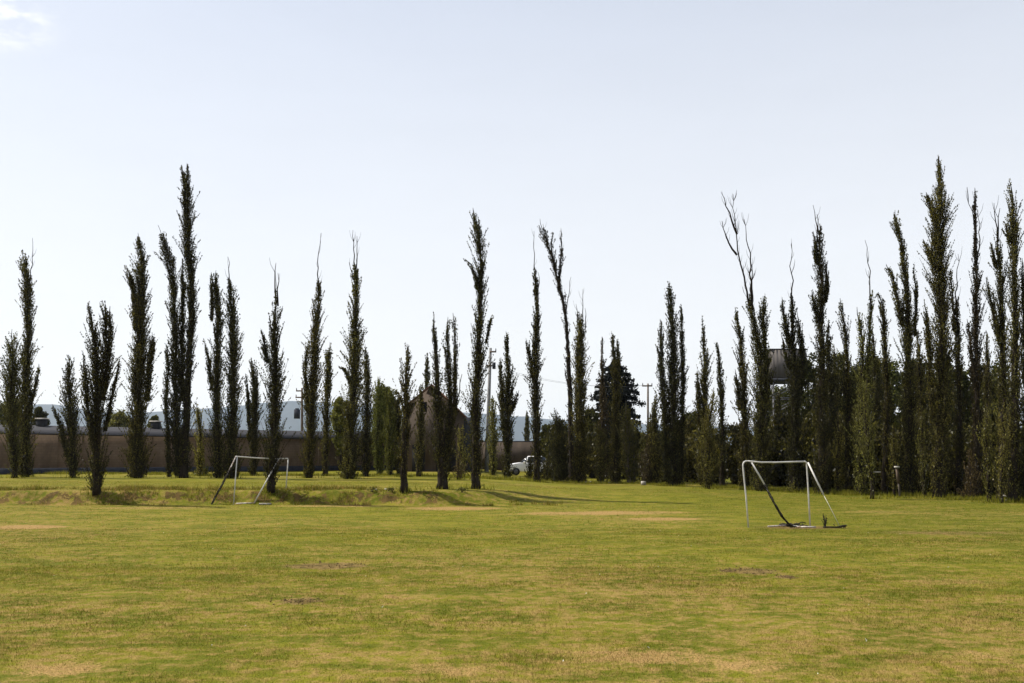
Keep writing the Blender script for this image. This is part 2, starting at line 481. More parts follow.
def poplar(label, stems, bare=(), D=None, dens=1.0, sparse=.27, leaf='leaf', bark='bark', tr=None, name='poplar_tree', cat='poplar tree',
           group=GROUP, twk=1.0, lsz=None, br=.030, wide=1.28):
    bx, by = stems[0][0][0], stems[0][0][1]
    if D is None:
        g = ground(bx, by)
    else:
        a, b = ray(bx, by); g = np.array([a * D, D, float(gz(a * D, D))])
    D = g[1]
    FEET.append((g[0], g[1]))
    root = thing(name, g, label, cat, group)
    crown, wood = MB(), MB()
    mpp = D / F
    L0 = lsz or .086 * (D / 56) ** .7
    hgt = (by - min(s[1] for s in stems[0])) * mpp
    r0 = tr or (.07 + .0075 * hgt)
    for i, st in enumerate(stems):
        p = polyline(st, D, 0 if i == 0 else rng.uniform(-1, 1) * .7)
        w = np.array([s[2] for s in st]) * mpp * wide
        if i == 0:
            p[0] = g - np.array([0, 0, .08])
        s, q, r = resample(p, w, .35)
        q = wander(q, .02)
        t = np.linspace(0, 1, len(q))
        rr = (r0 if i == 0 else min(r0 * .5, .08, .35 * w.max())) * (1 - t) ** .8 + .012
        if i == 0: rr = rr * (1 + .5 * np.exp(-t * len(q) * .9))
        wood.tube(q, rr, 7 if i == 0 else 5)
        pf = p.copy(); wf = w.copy()
        if i == 0:
            cut = pf[0] + (pf[1] - pf[0]) * .05; pf[0] = cut
        foliage(crown, wood, pf, wf, L0, dens, sparse, g[2], 1. if i == 0 and st[0][2] >= 4.6 else 0.)
    wood.build('trunk', M[bark], root, g)
    crown.build('crown', M[leaf], root, g)
    if bare:
        mb = MB()
        for b in bare:
            p = polyline(b, D, rng.uniform(-.5, .5))
            s, q, r = resample(p, np.zeros(len(p)), .4)
            q = wander(q, .03)
            t = np.linspace(0, 1, len(q))
            mb.tube(q, br * twk * (1 - t) + .011, 4)
            # side twigs
            for _ in range(int(s[-1] * 2.2 * twk)):
                j = rng.integers(0, len(q) - 1)
                a = rng.uniform(0, 2 * math.pi); ln = rng.uniform(.25, .8)
                e = q[j] + np.array([math.cos(a) * ln * .4, math.sin(a) * ln * .4, ln])
                m_ = (q[j] + e) / 2 + np.array([math.cos(a), math.sin(a), 0]) * ln * .08
                mb.tube([q[j], m_, e], [.013, .010, .005], 3, False)
        mb.build('dead_top', M[bark], root, g)
    return root


def lumps(mb, c0, rx, ry, rz, n, per, lsz, lr, flat=1.0):
    """a crown of many leafy clumps filling an egg-shaped volume"""
    cs = []
    for _ in range(n):
        d = rng.normal(0, 1, 3); d /= np.linalg.norm(d)
        rad = rng.uniform(.45, 1.0) ** .6
        c = c0 + d * np.array([rx, ry, rz]) * rad
        r = lr * rng.uniform(.6, 1.35)
        e = rng.normal(0, 1, (per, 3)); e /= np.linalg.norm(e, axis=1, keepdims=True)
        cs.append(c + e * r * rng.uniform(.4, 1.05, (per, 1)) * np.array([1, 1, flat]))
    leaf_quads(mb, np.vstack(cs), lsz)


def broad(label, px, top, base, hw, D, leaf='leaf_green', group=None, name='broadleaf_tree', cat='tree', low=.15, n=110, per=110):
    a, b = ray(px, base); g = np.array([a * D, D, float(gz(a * D, D))])
    root = thing(name, g, label, cat, group)
    zt = at(px, top, D)[2]; h = zt - g[2]
    r = hw * D / F
    cr, wd = MB(), MB()
    zc = g[2] + h * (low + (1 - low) / 2)
    lumps(cr, np.array([g[0], D, zc]), r * .85, r * .85, h * (1 - low) / 2 * .92, n, per, .20 * (D / 75) ** .7, r * .32)
    wd.tube([g - [0, 0, .1], g + [0.05, 0, h * .3], g + [-.05, .1, h * .6], g + [0, 0, h * .85]], [.2, .16, .1, .03], 7)
    for _ in range(9):
        t = rng.uniform(.2, .6); a = rng.uniform(0, 6.28)
        s = g + np.array([0, 0, h * t]); e = s + np.array([math.cos(a) * r * .7, math.sin(a) * r * .7, h * .22])
        wd.tube([s, (s + e) / 2 + [0, 0, .1], e], [.07, .05, .02], 5)
    wd.build('trunk', M['bark'], root, g); cr.build('crown', M[leaf], root, g)
    return root


exec_trees = []
FEET = []
def T(*a, **k): exec_trees.append((a, k))

# ---- left-hand row, in front of the long shed
T('slim dark poplar with a bare twig on top, leftmost of the tall poplars',
  [[(25, 477, 6), (25, 420, 8), (26, 380, 8), (28, 340, 6), (29, 310, 5.5), (27, 285, 6), (24, 260, 5), (22, 251, 2)],
   [(28, 420, 3), (33, 395, 3), (38, 375, 2), (39, 366, 1)]], [[(29, 290), (32, 265), (32.5, 238)]])
T('short bushy poplar with loose olive leaves against the left side of the leftmost slim one',
  [[(15, 477, 3), (14, 440, 8), (11, 400, 10), (13, 360, 11), (12, 340, 9), (12, 329, 3)]], dens=.8, sparse=.35, leaf='leaf_light', D=63)
T('low poplar with a leafy side branch leaning left, before the brown shed wall',
  [[(73, 478, 4), (73, 450, 7), (72, 420, 9), (69, 395, 10), (69, 375, 7), (70, 362, 4), (68, 355, 2)],
   [(69, 462, 2), (61, 430, 3), (55, 412, 3), (52, 404, 1)]], dens=.85, sparse=.3)
T('broad poplar with two blunt tops standing alone on the bank, left of the goal',
  [[(97, 493, 4.5), (97, 472, 7.5), (97, 430, 10), (96, 390, 11), (97, 360, 12), (94, 335, 8), (91, 318, 5), (88, 303, 2)],
   [(102, 400, 8), (107, 360, 9), (106, 330, 7), (105, 312, 5), (102, 300, 2.5)],
   [(93, 440, 4), (87, 400, 5), (84, 370, 4.5), (83, 352, 1.5)], [(105, 430, 3), (113, 390, 3.5), (118, 370, 3), (120, 358, 1)],
   [(107, 360, 5), (111, 330, 4), (110, 306, 1.5)]])
T('dense dark column poplar tapering to a point, with a side shoot on its upper left',
  [[(137, 478, 7), (137, 440, 10.5), (138, 400, 11), (139, 360, 10), (141, 320, 8.5), (142, 280, 7), (141, 255, 6), (139, 243, 4), (138, 233, 1)],
   [(136, 330, 4), (134, 290, 4), (130, 275, 4), (126, 267, 1.5)], [(147, 400, 4), (151, 360, 4.5), (153, 342, 4), (152, 332, 1)]], dens=1.2)
T('tallest poplar by the shed, forked into a short arm and a very tall stem',
  [[(184, 478, 4.5), (186, 430, 6), (188, 380, 5.5), (191, 330, 5), (192, 290, 6), (189, 260, 6), (188, 235, 7), (187, 210, 7), (188, 190, 6), (187, 175, 4), (187, 163, 1.5)],
   [(186, 205, 3), (184, 183, 3), (181, 165, 1.5)], [(178, 476, 4), (176, 430, 7), (176, 380, 7), (175, 330, 5.5), (174, 290, 5), (170, 262, 6), (164, 243, 5.5), (160, 230, 3), (158, 225, 1)],
   [(182, 400, 4), (182, 330, 4), (183, 290, 2.5), (182, 258, 1.5)], [(169, 477, 2.5), (168, 440, 3), (166, 400, 3.5), (168, 370, 2.5), (166, 345, 1)]], sparse=.3)
T('small bright sapling between the tallest left poplar and the twin topped pair to its right',
  [[(200, 478, 2), (200, 450, 7), (200, 430, 7), (198, 410, 4.5), (196, 401, 1.5)]], dens=.6, sparse=.45, leaf='leaf_light', name='sapling_tree', cat='young tree', group='leafy young trees under the poplars', D=68)
T('slim poplar with two close blunt tips, left half of the pair behind the left goal',
  [[(219, 478, 5), (217, 440, 8), (217, 400, 7), (217, 360, 5.5), (218, 320, 5), (217, 295, 4.5), (215, 280, 4), (216, 270, 1.5)],
   [(212, 320, 2), (212, 295, 2.5), (210, 275, 1)], [(212, 390, 3), (208, 357, 2.5), (204, 341, 1)]])
T('fuller poplar with one bare spike, right half of the pair behind the left goal',
  [[(231, 478, 6.5), (232, 440, 8), (233, 400, 8), (233, 360, 8), (233, 330, 7), (231, 300, 6), (230, 285, 4), (228, 277, 2)]], [[(229, 288), (229, 270), (228, 257)]], D=62)
T('short thin poplar seen above the left goal crossbar, between two far taller ones',
  [[(253, 477, 3.5), (254, 440, 5.5), (256, 400, 6), (254, 375, 5), (251, 357, 2)], [(250, 440, 2), (248, 395, 2.5), (246, 375, 1)]], sparse=.3, D=69)
T('olive spindle shaped poplar with two bare spikes, its foot within the left goal frame',
  [[(271, 491, 3.5), (271, 472, 6), (274, 440, 10), (275, 400, 11), (275, 370, 10), (274, 340, 9), (275, 315, 6), (276, 300, 3.5), (276, 290, 1)],
   [(268, 362, 3), (264, 345, 3), (262, 331, 1)]], [[(276, 300), (275, 280), (276, 263)], [(278, 306), (278, 290), (278, 273)]], dens=1.15)
T('thin poplar ending in one long slightly bent bare spike, just right of the transformer pole',
  [[(308, 478, 5), (310, 440, 7), (312, 400, 8), (314, 370, 8), (315, 340, 7), (317, 315, 5.5), (319, 295, 4.5), (318, 279, 2)],
   [(308, 410, 3), (305, 372, 3), (307, 352, 2.5), (308, 342, 1)]], [[(318, 286), (318, 260), (321, 233)]])
T('short narrow poplar close to the right side of the long spiked one',
  [[(325, 476, 2.5), (326, 440, 4), (327, 400, 5), (328, 370, 5), (329, 352, 3.5), (330, 342, 1.5)]], sparse=.35, D=67)
T('dark thick poplar with two long parallel bare spikes, left of the bright leafy trees',
  [[(349, 479, 7), (351, 440, 9), (353, 400, 9), (355, 360, 9), (355, 330, 8), (356, 300, 5.5), (356, 280, 4.5), (354, 261, 2)],
   [(351, 385, 1.5), (344, 369, 2.5), (338, 366, 1)]], [[(355, 268), (354, 250), (353, 230)], [(356, 270), (357, 252), (357, 236)], [(353, 280), (351, 270), (349, 262)]], dens=1.15)
T('short plain poplar touching the right flank of the double spiked one',
  [[(366, 478, 4), (366, 440, 6), (367, 400, 6), (367, 372, 4.5), (366, 354, 3), (365, 344, 1)]], sparse=.25, D=66)
T('sunlit yellow green poplar with a rounded head, left of two before the brick house',
  [[(379, 478, 4), (378, 440, 8), (379, 410, 10), (378, 390, 7), (380, 376, 2.5)]], dens=.85, leaf='leaf_bright', D=70)
T('sunlit green poplar with a lower narrow head, right of two before the brick house',
  [[(390, 478, 3), (390, 440, 6), (391, 412, 7), (389, 396, 4), (390, 388, 2)]], dens=.85, leaf='leaf_bright', D=68)
T('small slender poplar on a thin bare trunk at the bank edge, before the gable house',
  [[(404, 491, 2.2), (404, 470, 2.5), (405, 435, 6.5), (406, 400, 9), (406, 372, 8), (408, 356, 5), (407, 344, 2)]], tr=.13, sparse=.28)
T('wide many stemmed poplar with gaps between its stems, covering the middle of the brick gable',
  [[(442, 489, 3.5), (443, 462, 7), (440, 430, 10), (437, 400, 9), (437, 370, 6), (435, 345, 3.5), (434, 330, 2.5), (434, 314, 1)],
   [(445, 470, 5), (450, 430, 8), (450, 395, 7), (448, 360, 4.5), (447, 335, 4), (448, 317, 2)], [(455, 410, 2.5), (455, 362, 3), (455, 335, 3), (453, 313, 1.5)]],
  [[(456, 410), (459, 390), (462, 374)]], sparse=.36, tr=.2)
T('thin wispy poplar rising behind the left roof slope of the brick gable house',
  [[(427, 472, 3), (427, 440, 4), (426, 400, 3), (427, 372, 2.5), (427, 354, 1)]], sparse=.4, D=96)
T('tall bank poplar whose top bends left above a drooping side branch, beside the concrete pole',
  [[(476, 489, 3.8), (476, 466, 6), (476, 430, 8.5), (476, 395, 9.5), (478, 365, 8.5), (479, 340, 8), (480, 320, 5.5), (480, 300, 4.5), (481, 280, 4.5), (481, 260, 5.5), (479, 240, 6.5), (476, 225, 5.5), (473, 213, 4), (473, 208, 1.5)],
   [(479, 290, 3), (475, 275, 4), (471, 264, 4), (465, 259, 2.5)], [(486, 343, .8), (488, 333, .8), (490, 322, 1.6), (492, 315, 2)]], [], dens=1.1)
T('short leafy poplar in the gap directly right of the slim concrete pole',
  [[(493, 479, 3), (493, 440, 6), (493, 412, 5.5), (492, 395, 2)]], leaf='leaf_light', dens=.7, sparse=.35, D=74)
T('medium poplar with a stub branch to the right, directly left of the white car',
  [[(507, 480, 4.5), (507, 440, 6), (508, 410, 7), (509, 385, 7), (508, 365, 5), (507, 348, 3), (506, 331, 1)],
   [(503, 430, 3), (502, 395, 4), (501, 372, 3), (501, 357, 1)], [(511, 412, 2), (516, 398, 2.2), (519, 390, 1)]], D=70)
T('narrow poplar fading into a long thin leafless top, standing in front of the white car',
  [[(537, 482, 3.5), (537, 440, 5), (536, 410, 6), (535, 380, 6.5), (535, 355, 6.5), (537, 330, 4), (537, 305, 3.2), (536, 285, 3), (535, 268, 1.4)],
   [(533, 375, 3), (528, 350, 2.5), (526, 338, 1)]], [[(536, 290), (534, 255), (534, 231)], [(536, 300), (539, 285), (538, 272)]], sparse=.25)
T('stubby dark column poplar with a rounded top, lowest one right of the car',
  [[(559, 482, 6.5), (559, 450, 9), (558, 430, 9), (557, 419, 6), (556, 409, 2.5)]], dens=1.2)
T('gaunt poplar leaning left with a forked nearly leafless top, highest of those at mid field',
  [[(572, 481, 3), (571, 430, 3.5), (570, 390, 3.5), (568, 350, 3), (566, 320, 3), (562, 297, 3.5), (557, 277, 4), (552, 258, 4), (546, 240, 4), (542, 228, 3.4), (540, 219, 1)],
   [(559, 290, 2), (560, 266, 2.2), (562, 247, 2.6), (561, 229, 1.8)], [(555, 270, 2), (551, 247, 2.5), (553, 232, 1.5)], [(571, 400, 2), (567, 380, 2.2), (565, 369, 1)]],
  [[(566, 315), (569, 292), (571, 277)], [(557, 278), (550, 250), (543, 224)], [(558, 280), (562, 250), (561, 228)]], sparse=.7, dens=.4, leaf='leaf_sparse')
T('bushy poplar with a spiky broken crown, overlapping the foot of the gaunt leaning one',
  [[(580, 483, 6), (580, 440, 8), (580, 400, 8), (580, 370, 7), (580, 345, 7), (580, 326, 5), (579, 311, 3)]],
  [[(582, 325), (583, 305), (583, 289)], [(578, 325), (577, 312), (576, 304)], [(585, 330), (586, 315), (585, 308)]], dens=1.15)
T('weak half bare poplar in front of the left part of the dark cedar',
  [[(602, 481, 4), (602, 440, 6), (603, 400, 4.5), (602, 375, 2.5), (602, 355, 2), (602, 338, 1)]], sparse=.45, leaf='leaf_sparse', D=72)
T('poplar with a thin split tip in front of the middle of the dark cedar',
  [[(615, 482, 5), (616, 440, 6), (616, 410, 6), (616, 380, 5), (614, 355, 3.5), (612, 333, 1.5)], [(618, 385, 2.2), (618, 355, 2), (617, 339, 1)]], sparse=.25, D=71)
T('low light leaved poplar with two pale trunks below the right edge of the cedar',
  [[(629, 483.5, 2.5), (627, 450, 6), (627, 425, 8), (626, 408, 4), (626, 402, 1.5)], [(634, 482, 2), (634, 450, 4), (633, 428, 3)]], leaf='leaf_light', bark='palebark', dens=.75, sparse=.3)
T('short pointed poplar directly right of the cross topped wooden pole',
  [[(656, 484, 4.5), (655, 440, 7), (654, 415, 6.5), (657, 394, 2.5)]], sparse=.25)
T('low cone shaped poplar under the cross topped wooden pole',
  [[(648, 484, 6), (648, 458, 6), (650, 437, 4), (650, 420, 1)]], sparse=.25, leaf='leaf_sparse')
T('big three stemmed poplar standing apart with open sky on both sides, right of the cedar',
  [[(675, 486, 7), (673, 440, 9), (673, 400, 10), (673, 370, 9), (673, 345, 7), (672, 320, 5.5), (670, 300, 4.5), (669, 281, 1.5)],
   [(667, 480, 3), (664, 400, 4), (662, 370, 5), (661, 345, 4), (661, 320, 1.2)], [(681, 480, 3), (683, 400, 3), (683, 370, 3.5), (682, 340, 2.5), (681, 305, 1)]], sparse=.24)
T('slender poplar ending in a thin dry tip, first right of the big three stemmed one',
  [[(703, 487, 5), (704, 440, 6), (704, 400, 6), (705, 370, 5.5), (704, 345, 4.2), (703, 330, 1.8), (702, 316, .8)], [(700, 430, 3), (698, 392, 4), (697, 371, 1)]], D=66)
T('thin sparse poplar sticking up behind the pale ragged young tree beside the sky gap',
  [[(722, 488, 3), (722, 440, 4), (722, 400, 4), (720, 370, 3.2), (718, 352, 2.2), (716, 342, 1)]], sparse=.35, D=62)
T('pale loose leaved young tree with a ragged outline, left of the bright sky gap',
  [[(708, 489, 3), (708, 462, 10), (707, 432, 11), (712, 405, 9), (714, 388, 4)]], leaf='leaf_light', dens=.75, sparse=.4, name='sapling_tree', cat='young tree', group='leafy young trees under the poplars')
T('slim poplar with a slightly left leaning head on the right of the bright sky gap',
  [[(745, 489, 5), (745, 440, 7), (744, 400, 7), (743, 370, 5.5), (741, 340, 4.2), (737, 320, 3.2), (735, 307, 1.5)], [(740, 410, 3), (737, 382, 2.5), (735, 369, 1)]])
T('poplar with a big leafless antler of branches above its green lower half',
  [[(760, 491, 6.5), (761, 440, 9), (761, 400, 10), (760, 365, 9), (757, 340, 6.5), (753, 320, 5), (750, 305, 4), (749, 293, 2)],
   [(766, 410, 6), (766, 360, 5), (764, 330, 4.5), (763, 312, 4), (763, 296, 2)]],
  [[(752, 320), (748, 298), (744, 275), (738, 255), (737, 240), (736, 228), (734, 212), (733, 194)], [(737, 234), (731, 216), (726, 205), (721, 192)],
   [(737, 255), (731, 247), (725, 235), (722, 221)], [(753, 310), (751, 290), (750, 270), (751, 258), (747, 240), (744, 219)], [(752, 305), (752, 280), (752, 264)]], twk=1.9)
T('poplar with one straight dead spike and arching side shoots, before the metal tower',
  [[(795, 492, 6), (795, 440, 8), (795, 400, 9), (794, 365, 8), (792, 340, 6), (792, 312, 3), (792, 293, 1.5)],
   [(790, 347, 3), (785, 322, 4), (783, 306, 3.5), (782, 297, 1)], [(789, 368, 2), (784, 347, 2.5), (781, 334, 1)], [(800, 395, 4), (803, 362, 4.5), (800, 332, 4.5), (797, 311, 2)]],
  [[(792, 310), (792, 270), (791, 244)]], twk=1.2)
T('tall shaggy poplar with bare twigs at its tip, above the right goal',
  [[(822, 494, 6.5), (822, 440, 9), (822, 400, 8), (822, 360, 6.5), (821, 330, 5), (821, 305, 5.5), (822, 285, 6), (820, 265, 5), (819, 245, 5.5), (820, 233, 4.5), (821, 225, 1.5)],
   [(818, 322, 2), (814, 304, 3.2), (812, 291, 1.5)], [(817, 264, 3), (815, 242, 3), (813, 231, 1)], [(826, 302, 2), (827, 280, 2.5), (825, 260, 1)]],
  [[(818, 242), (816, 220), (813, 205)], [(819, 235), (819, 222), (817, 214)]], dens=1.1)
T('shorter poplar hidden behind the right side of the shaggy one above the right goal',
  [[(831, 492, 5), (830, 430, 7), (830, 380, 6), (828, 342, 3.5), (828, 321, 1)]], D=60)
T('small poplar with one narrow tufted tip, between the shaggy and the yellow green ones',
  [[(848, 493, 5), (848, 440, 7), (848, 400, 6.5), (847, 360, 4.5), (845, 330, 3.6), (842, 312, 4), (840, 298, 1.5)]])
T('yellow green poplar with two thin uneven arms and a bent dead wand above them',
  [[(861, 495, 5), (861, 440, 9), (862, 400, 9), (863, 370, 7.5), (862, 342, 4.5), (858, 316, 3), (857, 307, 1)], [(867, 410, 4), (869, 340, 3.4), (871, 305, 3), (872, 290, 1)]],
  [[(871, 310), (869, 270), (865, 240)]], leaf='leaf_light', dens=.85)
T('spindly poplar whose tip hooks over to the left like a crook',
  [[(884, 495, 4), (886, 440, 5.5), (887, 400, 5.5), (885, 350, 4.2), (884, 322, 3.5), (882, 303, 3), (878, 292, 2.5), (875, 298, 1)]], sparse=.35, D=53)
T('poplar capped by a small round leafy blob on a thin neck in the right row',
  [[(908, 495, 6.5), (909, 440, 9), (909, 400, 9), (908, 360, 8), (908, 320, 7), (907, 290, 5), (904, 268, 4), (902, 245, 3.4), (898, 229, 3), (895, 219, 6), (895, 210, 3)],
   [(902, 325, 4), (897, 298, 4.5), (892, 276, 4), (886, 264, 2)], [(915, 335, 2), (916, 292, 2), (914, 264, 1)]], dens=1.1)
T('modest poplar sunk between the blob topped one and the highest one of the right row',
  [[(922, 496, 5), (921, 440, 7), (920, 390, 6), (919, 352, 4), (918, 329, 1.5)]], D=54)
T('highest poplar of the right row, dense and bulging in tiers up to a needle tip',
  [[(938, 498, 6.5), (940, 450, 9), (941, 400, 10), (942, 350, 10), (942, 310, 9.5), (940, 282, 11), (938, 257, 11.5), (939, 230, 10), (940, 205, 11), (940, 190, 9), (940, 176, 4.5), (939, 164, 3), (939, 156, 1)],
   [(933, 420, 4), (930, 370, 4), (928, 332, 4), (926, 311, 3), (924, 299, 1)], [(937, 222, 3), (931, 207, 4), (926, 192, 2)], [(935, 268, 3), (927, 249, 4), (923, 239, 1)]], dens=1.25, sparse=.1)
T('thin poplar with bare twin wands tucked against the right side of the highest one',
  [[(958, 497, 5), (959, 440, 6.5), (959, 390, 5.5), (958, 340, 4), (957, 312, 2.5), (956, 290, 1.5)], [(954, 330, 2), (952, 290, 1.6), (950, 268, 1)]], [[(957, 310), (957, 280), (958, 254)]], D=52, sparse=.35)
T('tall thin poplar with a wispy brown nearly bare upper half, right of the highest one',
  [[(977, 499, 5.5), (977, 440, 7), (977, 390, 6), (976, 340, 5), (976, 312, 5.5), (976, 287, 5.5), (976, 262, 3.6)], [(976, 270, 3), (975, 237, 2.6), (975, 212, 1.6), (975, 189, .8)],
   [(974, 380, 4), (970, 342, 4), (967, 319, 2)]], [[(976, 270), (974, 225), (970, 205), (967, 187)], [(976, 260), (976, 220), (975, 188)], [(977, 262), (980, 235), (978, 210)]], sparse=.4, leaf='leaf_sparse', D=50)
T('poplar with spread side arms and a twiggy dead tip, left of the tall wavy one',
  [[(1001, 501, 5), (1003, 450, 6.5), (1003, 400, 7), (1003, 350, 7), (1002, 312, 5.5), (1001, 287, 6), (999, 263, 7), (998, 245, 4), (997, 228, 1.5)],
   [(1000, 345, 4), (994, 312, 4.2), (989, 291, 4), (986, 277, 2)], [(996, 268, 3), (992, 250, 2.6), (990, 242, 1)]], [[(998, 242), (996, 220), (994, 203)], [(998, 238), (998, 220), (1000, 208)]], sparse=.28)
T('tall wavy poplar with full dark foliage to its blunt tip, nearest the right edge',
  [[(1012, 502, 6), (1014, 450, 8), (1015, 400, 9), (1015, 350, 7.5), (1015, 310, 6.5), (1014, 275, 6.5), (1014, 245, 7), (1013, 225, 6.5), (1013, 205, 5), (1011, 190, 4.5), (1009, 180, 2)],
   [(1011, 242, 3), (1006, 229, 3), (1004, 221, 1)]], dens=1.2)
T('poplar cut off by the right edge of the photo, only its left flank showing',
  [[(1028, 502, 6), (1027, 440, 8), (1026, 380, 7), (1024, 320, 5), (1023, 280, 3), (1022, 258, 1)]])
SG = 'leafy young trees under the poplars'
T('dark poplar of middling height screening the legs of the metal tower', [[(779, 490, 6), (779, 450, 8), (779, 420, 7), (778, 398, 3.5), (778, 386, 1.2)]], D=66, sparse=.34)
T('broad green poplar of middling height right of the shaggy one above the right goal', [[(836, 492, 6), (836, 440, 9), (836, 390, 8), (835, 360, 4), (834, 344, 1.2)]], D=62)
T('middling poplar behind the crook tipped one in the right row', [[(876, 494, 6), (876, 440, 9), (876, 390, 8), (874, 355, 4.5), (873, 332, 1.2)]], D=60)
T('middling poplar filling the space right of the wispy brown topped one', [[(989, 499, 6), (989, 440, 8), (988, 390, 7.5), (987, 355, 4), (986, 330, 1.2)]], D=56, sparse=.32)
T('light green young tree on a very thin dark trunk with a pale plank beside it',
  [[(872, 499, .8), (872, 478, 1.2), (868, 452, 8), (866, 420, 9), (866, 396, 7), (867, 378, 3)]], leaf='leaf_light', dens=.7, sparse=.35, tr=.07, name='sapling_tree', cat='young tree', group=SG)
T('small light leaved young tree above the short post with a pale board',
  [[(894, 496, .8), (894, 474, 4), (894, 448, 6), (894, 426, 3)]], leaf='leaf_light', dens=.6, sparse=.4, tr=.06, name='sapling_tree', cat='young tree', group=SG)
T('leafy young tree right of the dry straw coloured bush in the right row',
  [[(989, 502, 1.5), (988, 470, 7), (986, 435, 8), (987, 403, 3)]], leaf='leaf_light', dens=.7, sparse=.35, tr=.08, name='sapling_tree', cat='young tree', group=SG)
T('leafy young tree with a thin trunk left of the fallen pale poles',
  [[(1001, 503, 1), (1001, 478, 4), (1004, 445, 9), (1002, 416, 7), (1004, 398, 2)]], leaf='leaf_light', dens=.65, sparse=.38, tr=.06, name='sapling_tree', cat='young tree', group=SG)
T('leafy young tree at the left foot of the highest poplar', [[(924, 497, 1.5), (923, 470, 6), (922, 435, 7), (921, 405, 3)]], leaf='leaf_light', dens=.6, sparse=.38, tr=.07, name='sapling_tree', cat='young tree', group=SG)
T('leafy young tree just right of the right goal, in front of the tree line', [[(838, 494, 1.5), (838, 470, 6), (839, 440, 7), (838, 412, 3)]], leaf='leaf_light', dens=.6, sparse=.38, tr=.07, name='sapling_tree', cat='young tree', group=SG)
T('leafy low tree below the left half of the cedar', [[(600, 483.5, 2), (600, 460, 7), (601, 440, 7), (600, 424, 3)]], leaf='leaf_light', dens=.6, sparse=.38, tr=.07, name='sapling_tree', cat='young tree', group=SG)
T('leafy low tree between the two right bank poplars, behind them', [[(462, 481, 2), (462, 460, 7), (461, 440, 6), (461, 424, 2)]], leaf='leaf_light', dens=.5, sparse=.45, tr=.06, name='sapling_tree', cat='young tree', group=SG, D=66)
T('slim dark poplar just left of the brick gable house, behind the small bank poplar', [[(399, 477, 4), (399, 440, 6), (398, 410, 4), (398, 392, 1.5)]], D=70)
T('slim dark poplar before the left part of the brick gable', [[(419, 477, 3), (420, 440, 6), (421, 410, 4.5), (421, 384, 1.5)]], D=66, sparse=.3)
for a, k in exec_trees: poplar(*a, **k)

# low plants
poplar('dry straw coloured bush at the foot of the right row, between two dark poplars',
       [[(970, 499, 6), (971, 484, 8), (970, 465, 7), (969, 450, 2.5)]], leaf='straw', dens=.9, sparse=.2, name='dry_bush', cat='bush', group=None, D=47.5, tr=.05)
poplar('yellow green weed clump at the tree line, seen through the mouth of the right goal',
       [[(793, 492.5, 6), (793, 486, 7), (793, 480, 4), (793, 477, 1)]], leaf='leaf_light', dens=1.0, name='weed_clump', cat='bush', group=None, tr=.03)
poplar('bare twigged grey bush at the right side of the brick gable house',
       [[(458, 478, 7), (458, 462, 8), (460, 450, 4), (461, 444, 1)]], leaf='straw', dens=.35, sparse=.5, name='thin_bush', cat='bush', group=None, D=60, tr=.04)
poplar('low dark shrub by the shed wall beside the twin topped pair',
       [[(203, 477, 6), (203, 468, 7), (203, 461, 3)]], leaf='leaf_green', dens=.8, name='low_bush', cat='bush', group=None, D=69, tr=.04)

poplar('dark ragged shrub hiding the middle of the white car', [[(530, 482, 4.2), (529.5, 472, 4.6), (530, 463, 3.6), (530, 454, 1.6)]], D=73, name='dark_shrub', cat='bush', group=None, tr=.04)
poplar('dark ragged shrub hiding the tail of the white car', [[(547, 482.5, 5.5), (547, 474, 6), (548, 462, 5), (549, 450, 2)]], D=73, name='dark_shrub', cat='bush', group=None, tr=.04)
# broad trees further back
BG = 'broad green trees behind the right poplar row'
for (lab, px, top, hw, D, lf) in (
        ('broad green tree behind the big three stemmed poplar', 691, 408, 15, 92, 'leaf_green'),
        ('broad green tree behind the legs of the metal tower', 782, 379, 24, 97, 'leaf_green'),
        ('rounded green tree right of the metal tower', 812, 344, 17, 76, 'leaf_green'),
        ('rounded green tree behind the small tufted poplar', 845, 347, 18, 74, 'leaf_green'),
        ('rounded green tree behind the crook tipped poplar', 880, 349, 17, 70, 'leaf_green'),
        ('rounded green tree behind the left flank of the highest poplar', 922, 353, 19, 68, 'leaf_green'),
        ('rounded green tree behind the wispy brown topped poplar', 962, 362, 18, 64, 'leaf_green'),
        ('rounded green tree behind the two poplars at the right edge', 1000, 352, 22, 60, 'leaf_green'),
        ('green tree filling the gap between the shaggy poplar and the small tufted one', 832, 362, 15, 82, 'leaf_green'),
        ('green tree filling the gap between the tufted poplar and the yellow green one', 858, 358, 16, 80, 'leaf_green'),
        ('green tree filling the gap left of the blob topped poplar', 896, 356, 17, 78, 'leaf_green'),
        ('green tree filling the gap right of the highest poplar', 948, 352, 18, 74, 'leaf_green'),
        ('green tree filling the gap between the wispy poplar and the one with spread arms', 984, 358, 17, 72, 'leaf_green')):
    broad(lab, px, top, 488, hw, D, lf, BG, low=.04, n=130, per=110)
broad('rusty orange green bush crown lit by the sun under the metal tower', 784, 425, 488, 9, 66, 'leaf_light', None, name='broadleaf_tree', low=.45, n=26, per=70)
FG = 'far trees beyond the shed roof'
broad('dark far tree top above the shed roof, behind the bushy poplar at the left edge', 6, 398, 470, 16, 120, 'leaf_green', FG)
broad('small far tree top above the shed roof, beside the left roof vent', 37, 404, 470, 9, 125, 'leaf_green', FG)
broad('pale green far tree top above the shed roof, right of the lone bank poplar', 117, 411, 470, 13, 130, 'leaf_light', FG)
broad('small far tree top above the shed roof, behind the right roof vent', 152, 414, 470, 7, 130, 'leaf_green', FG)
broad('bright green tree between the narrow poplar and the double spiked one', 341, 393, 474, 11, 84, 'leaf_bright', None)
broad('bright green tree top behind the rounded yellow green poplar', 386, 382, 474, 14, 88, 'leaf_bright', None)
broad('green tree behind the stubby dark column poplar, left of its rounded top', 548, 424, 478, 9, 90, 'leaf_green', None)
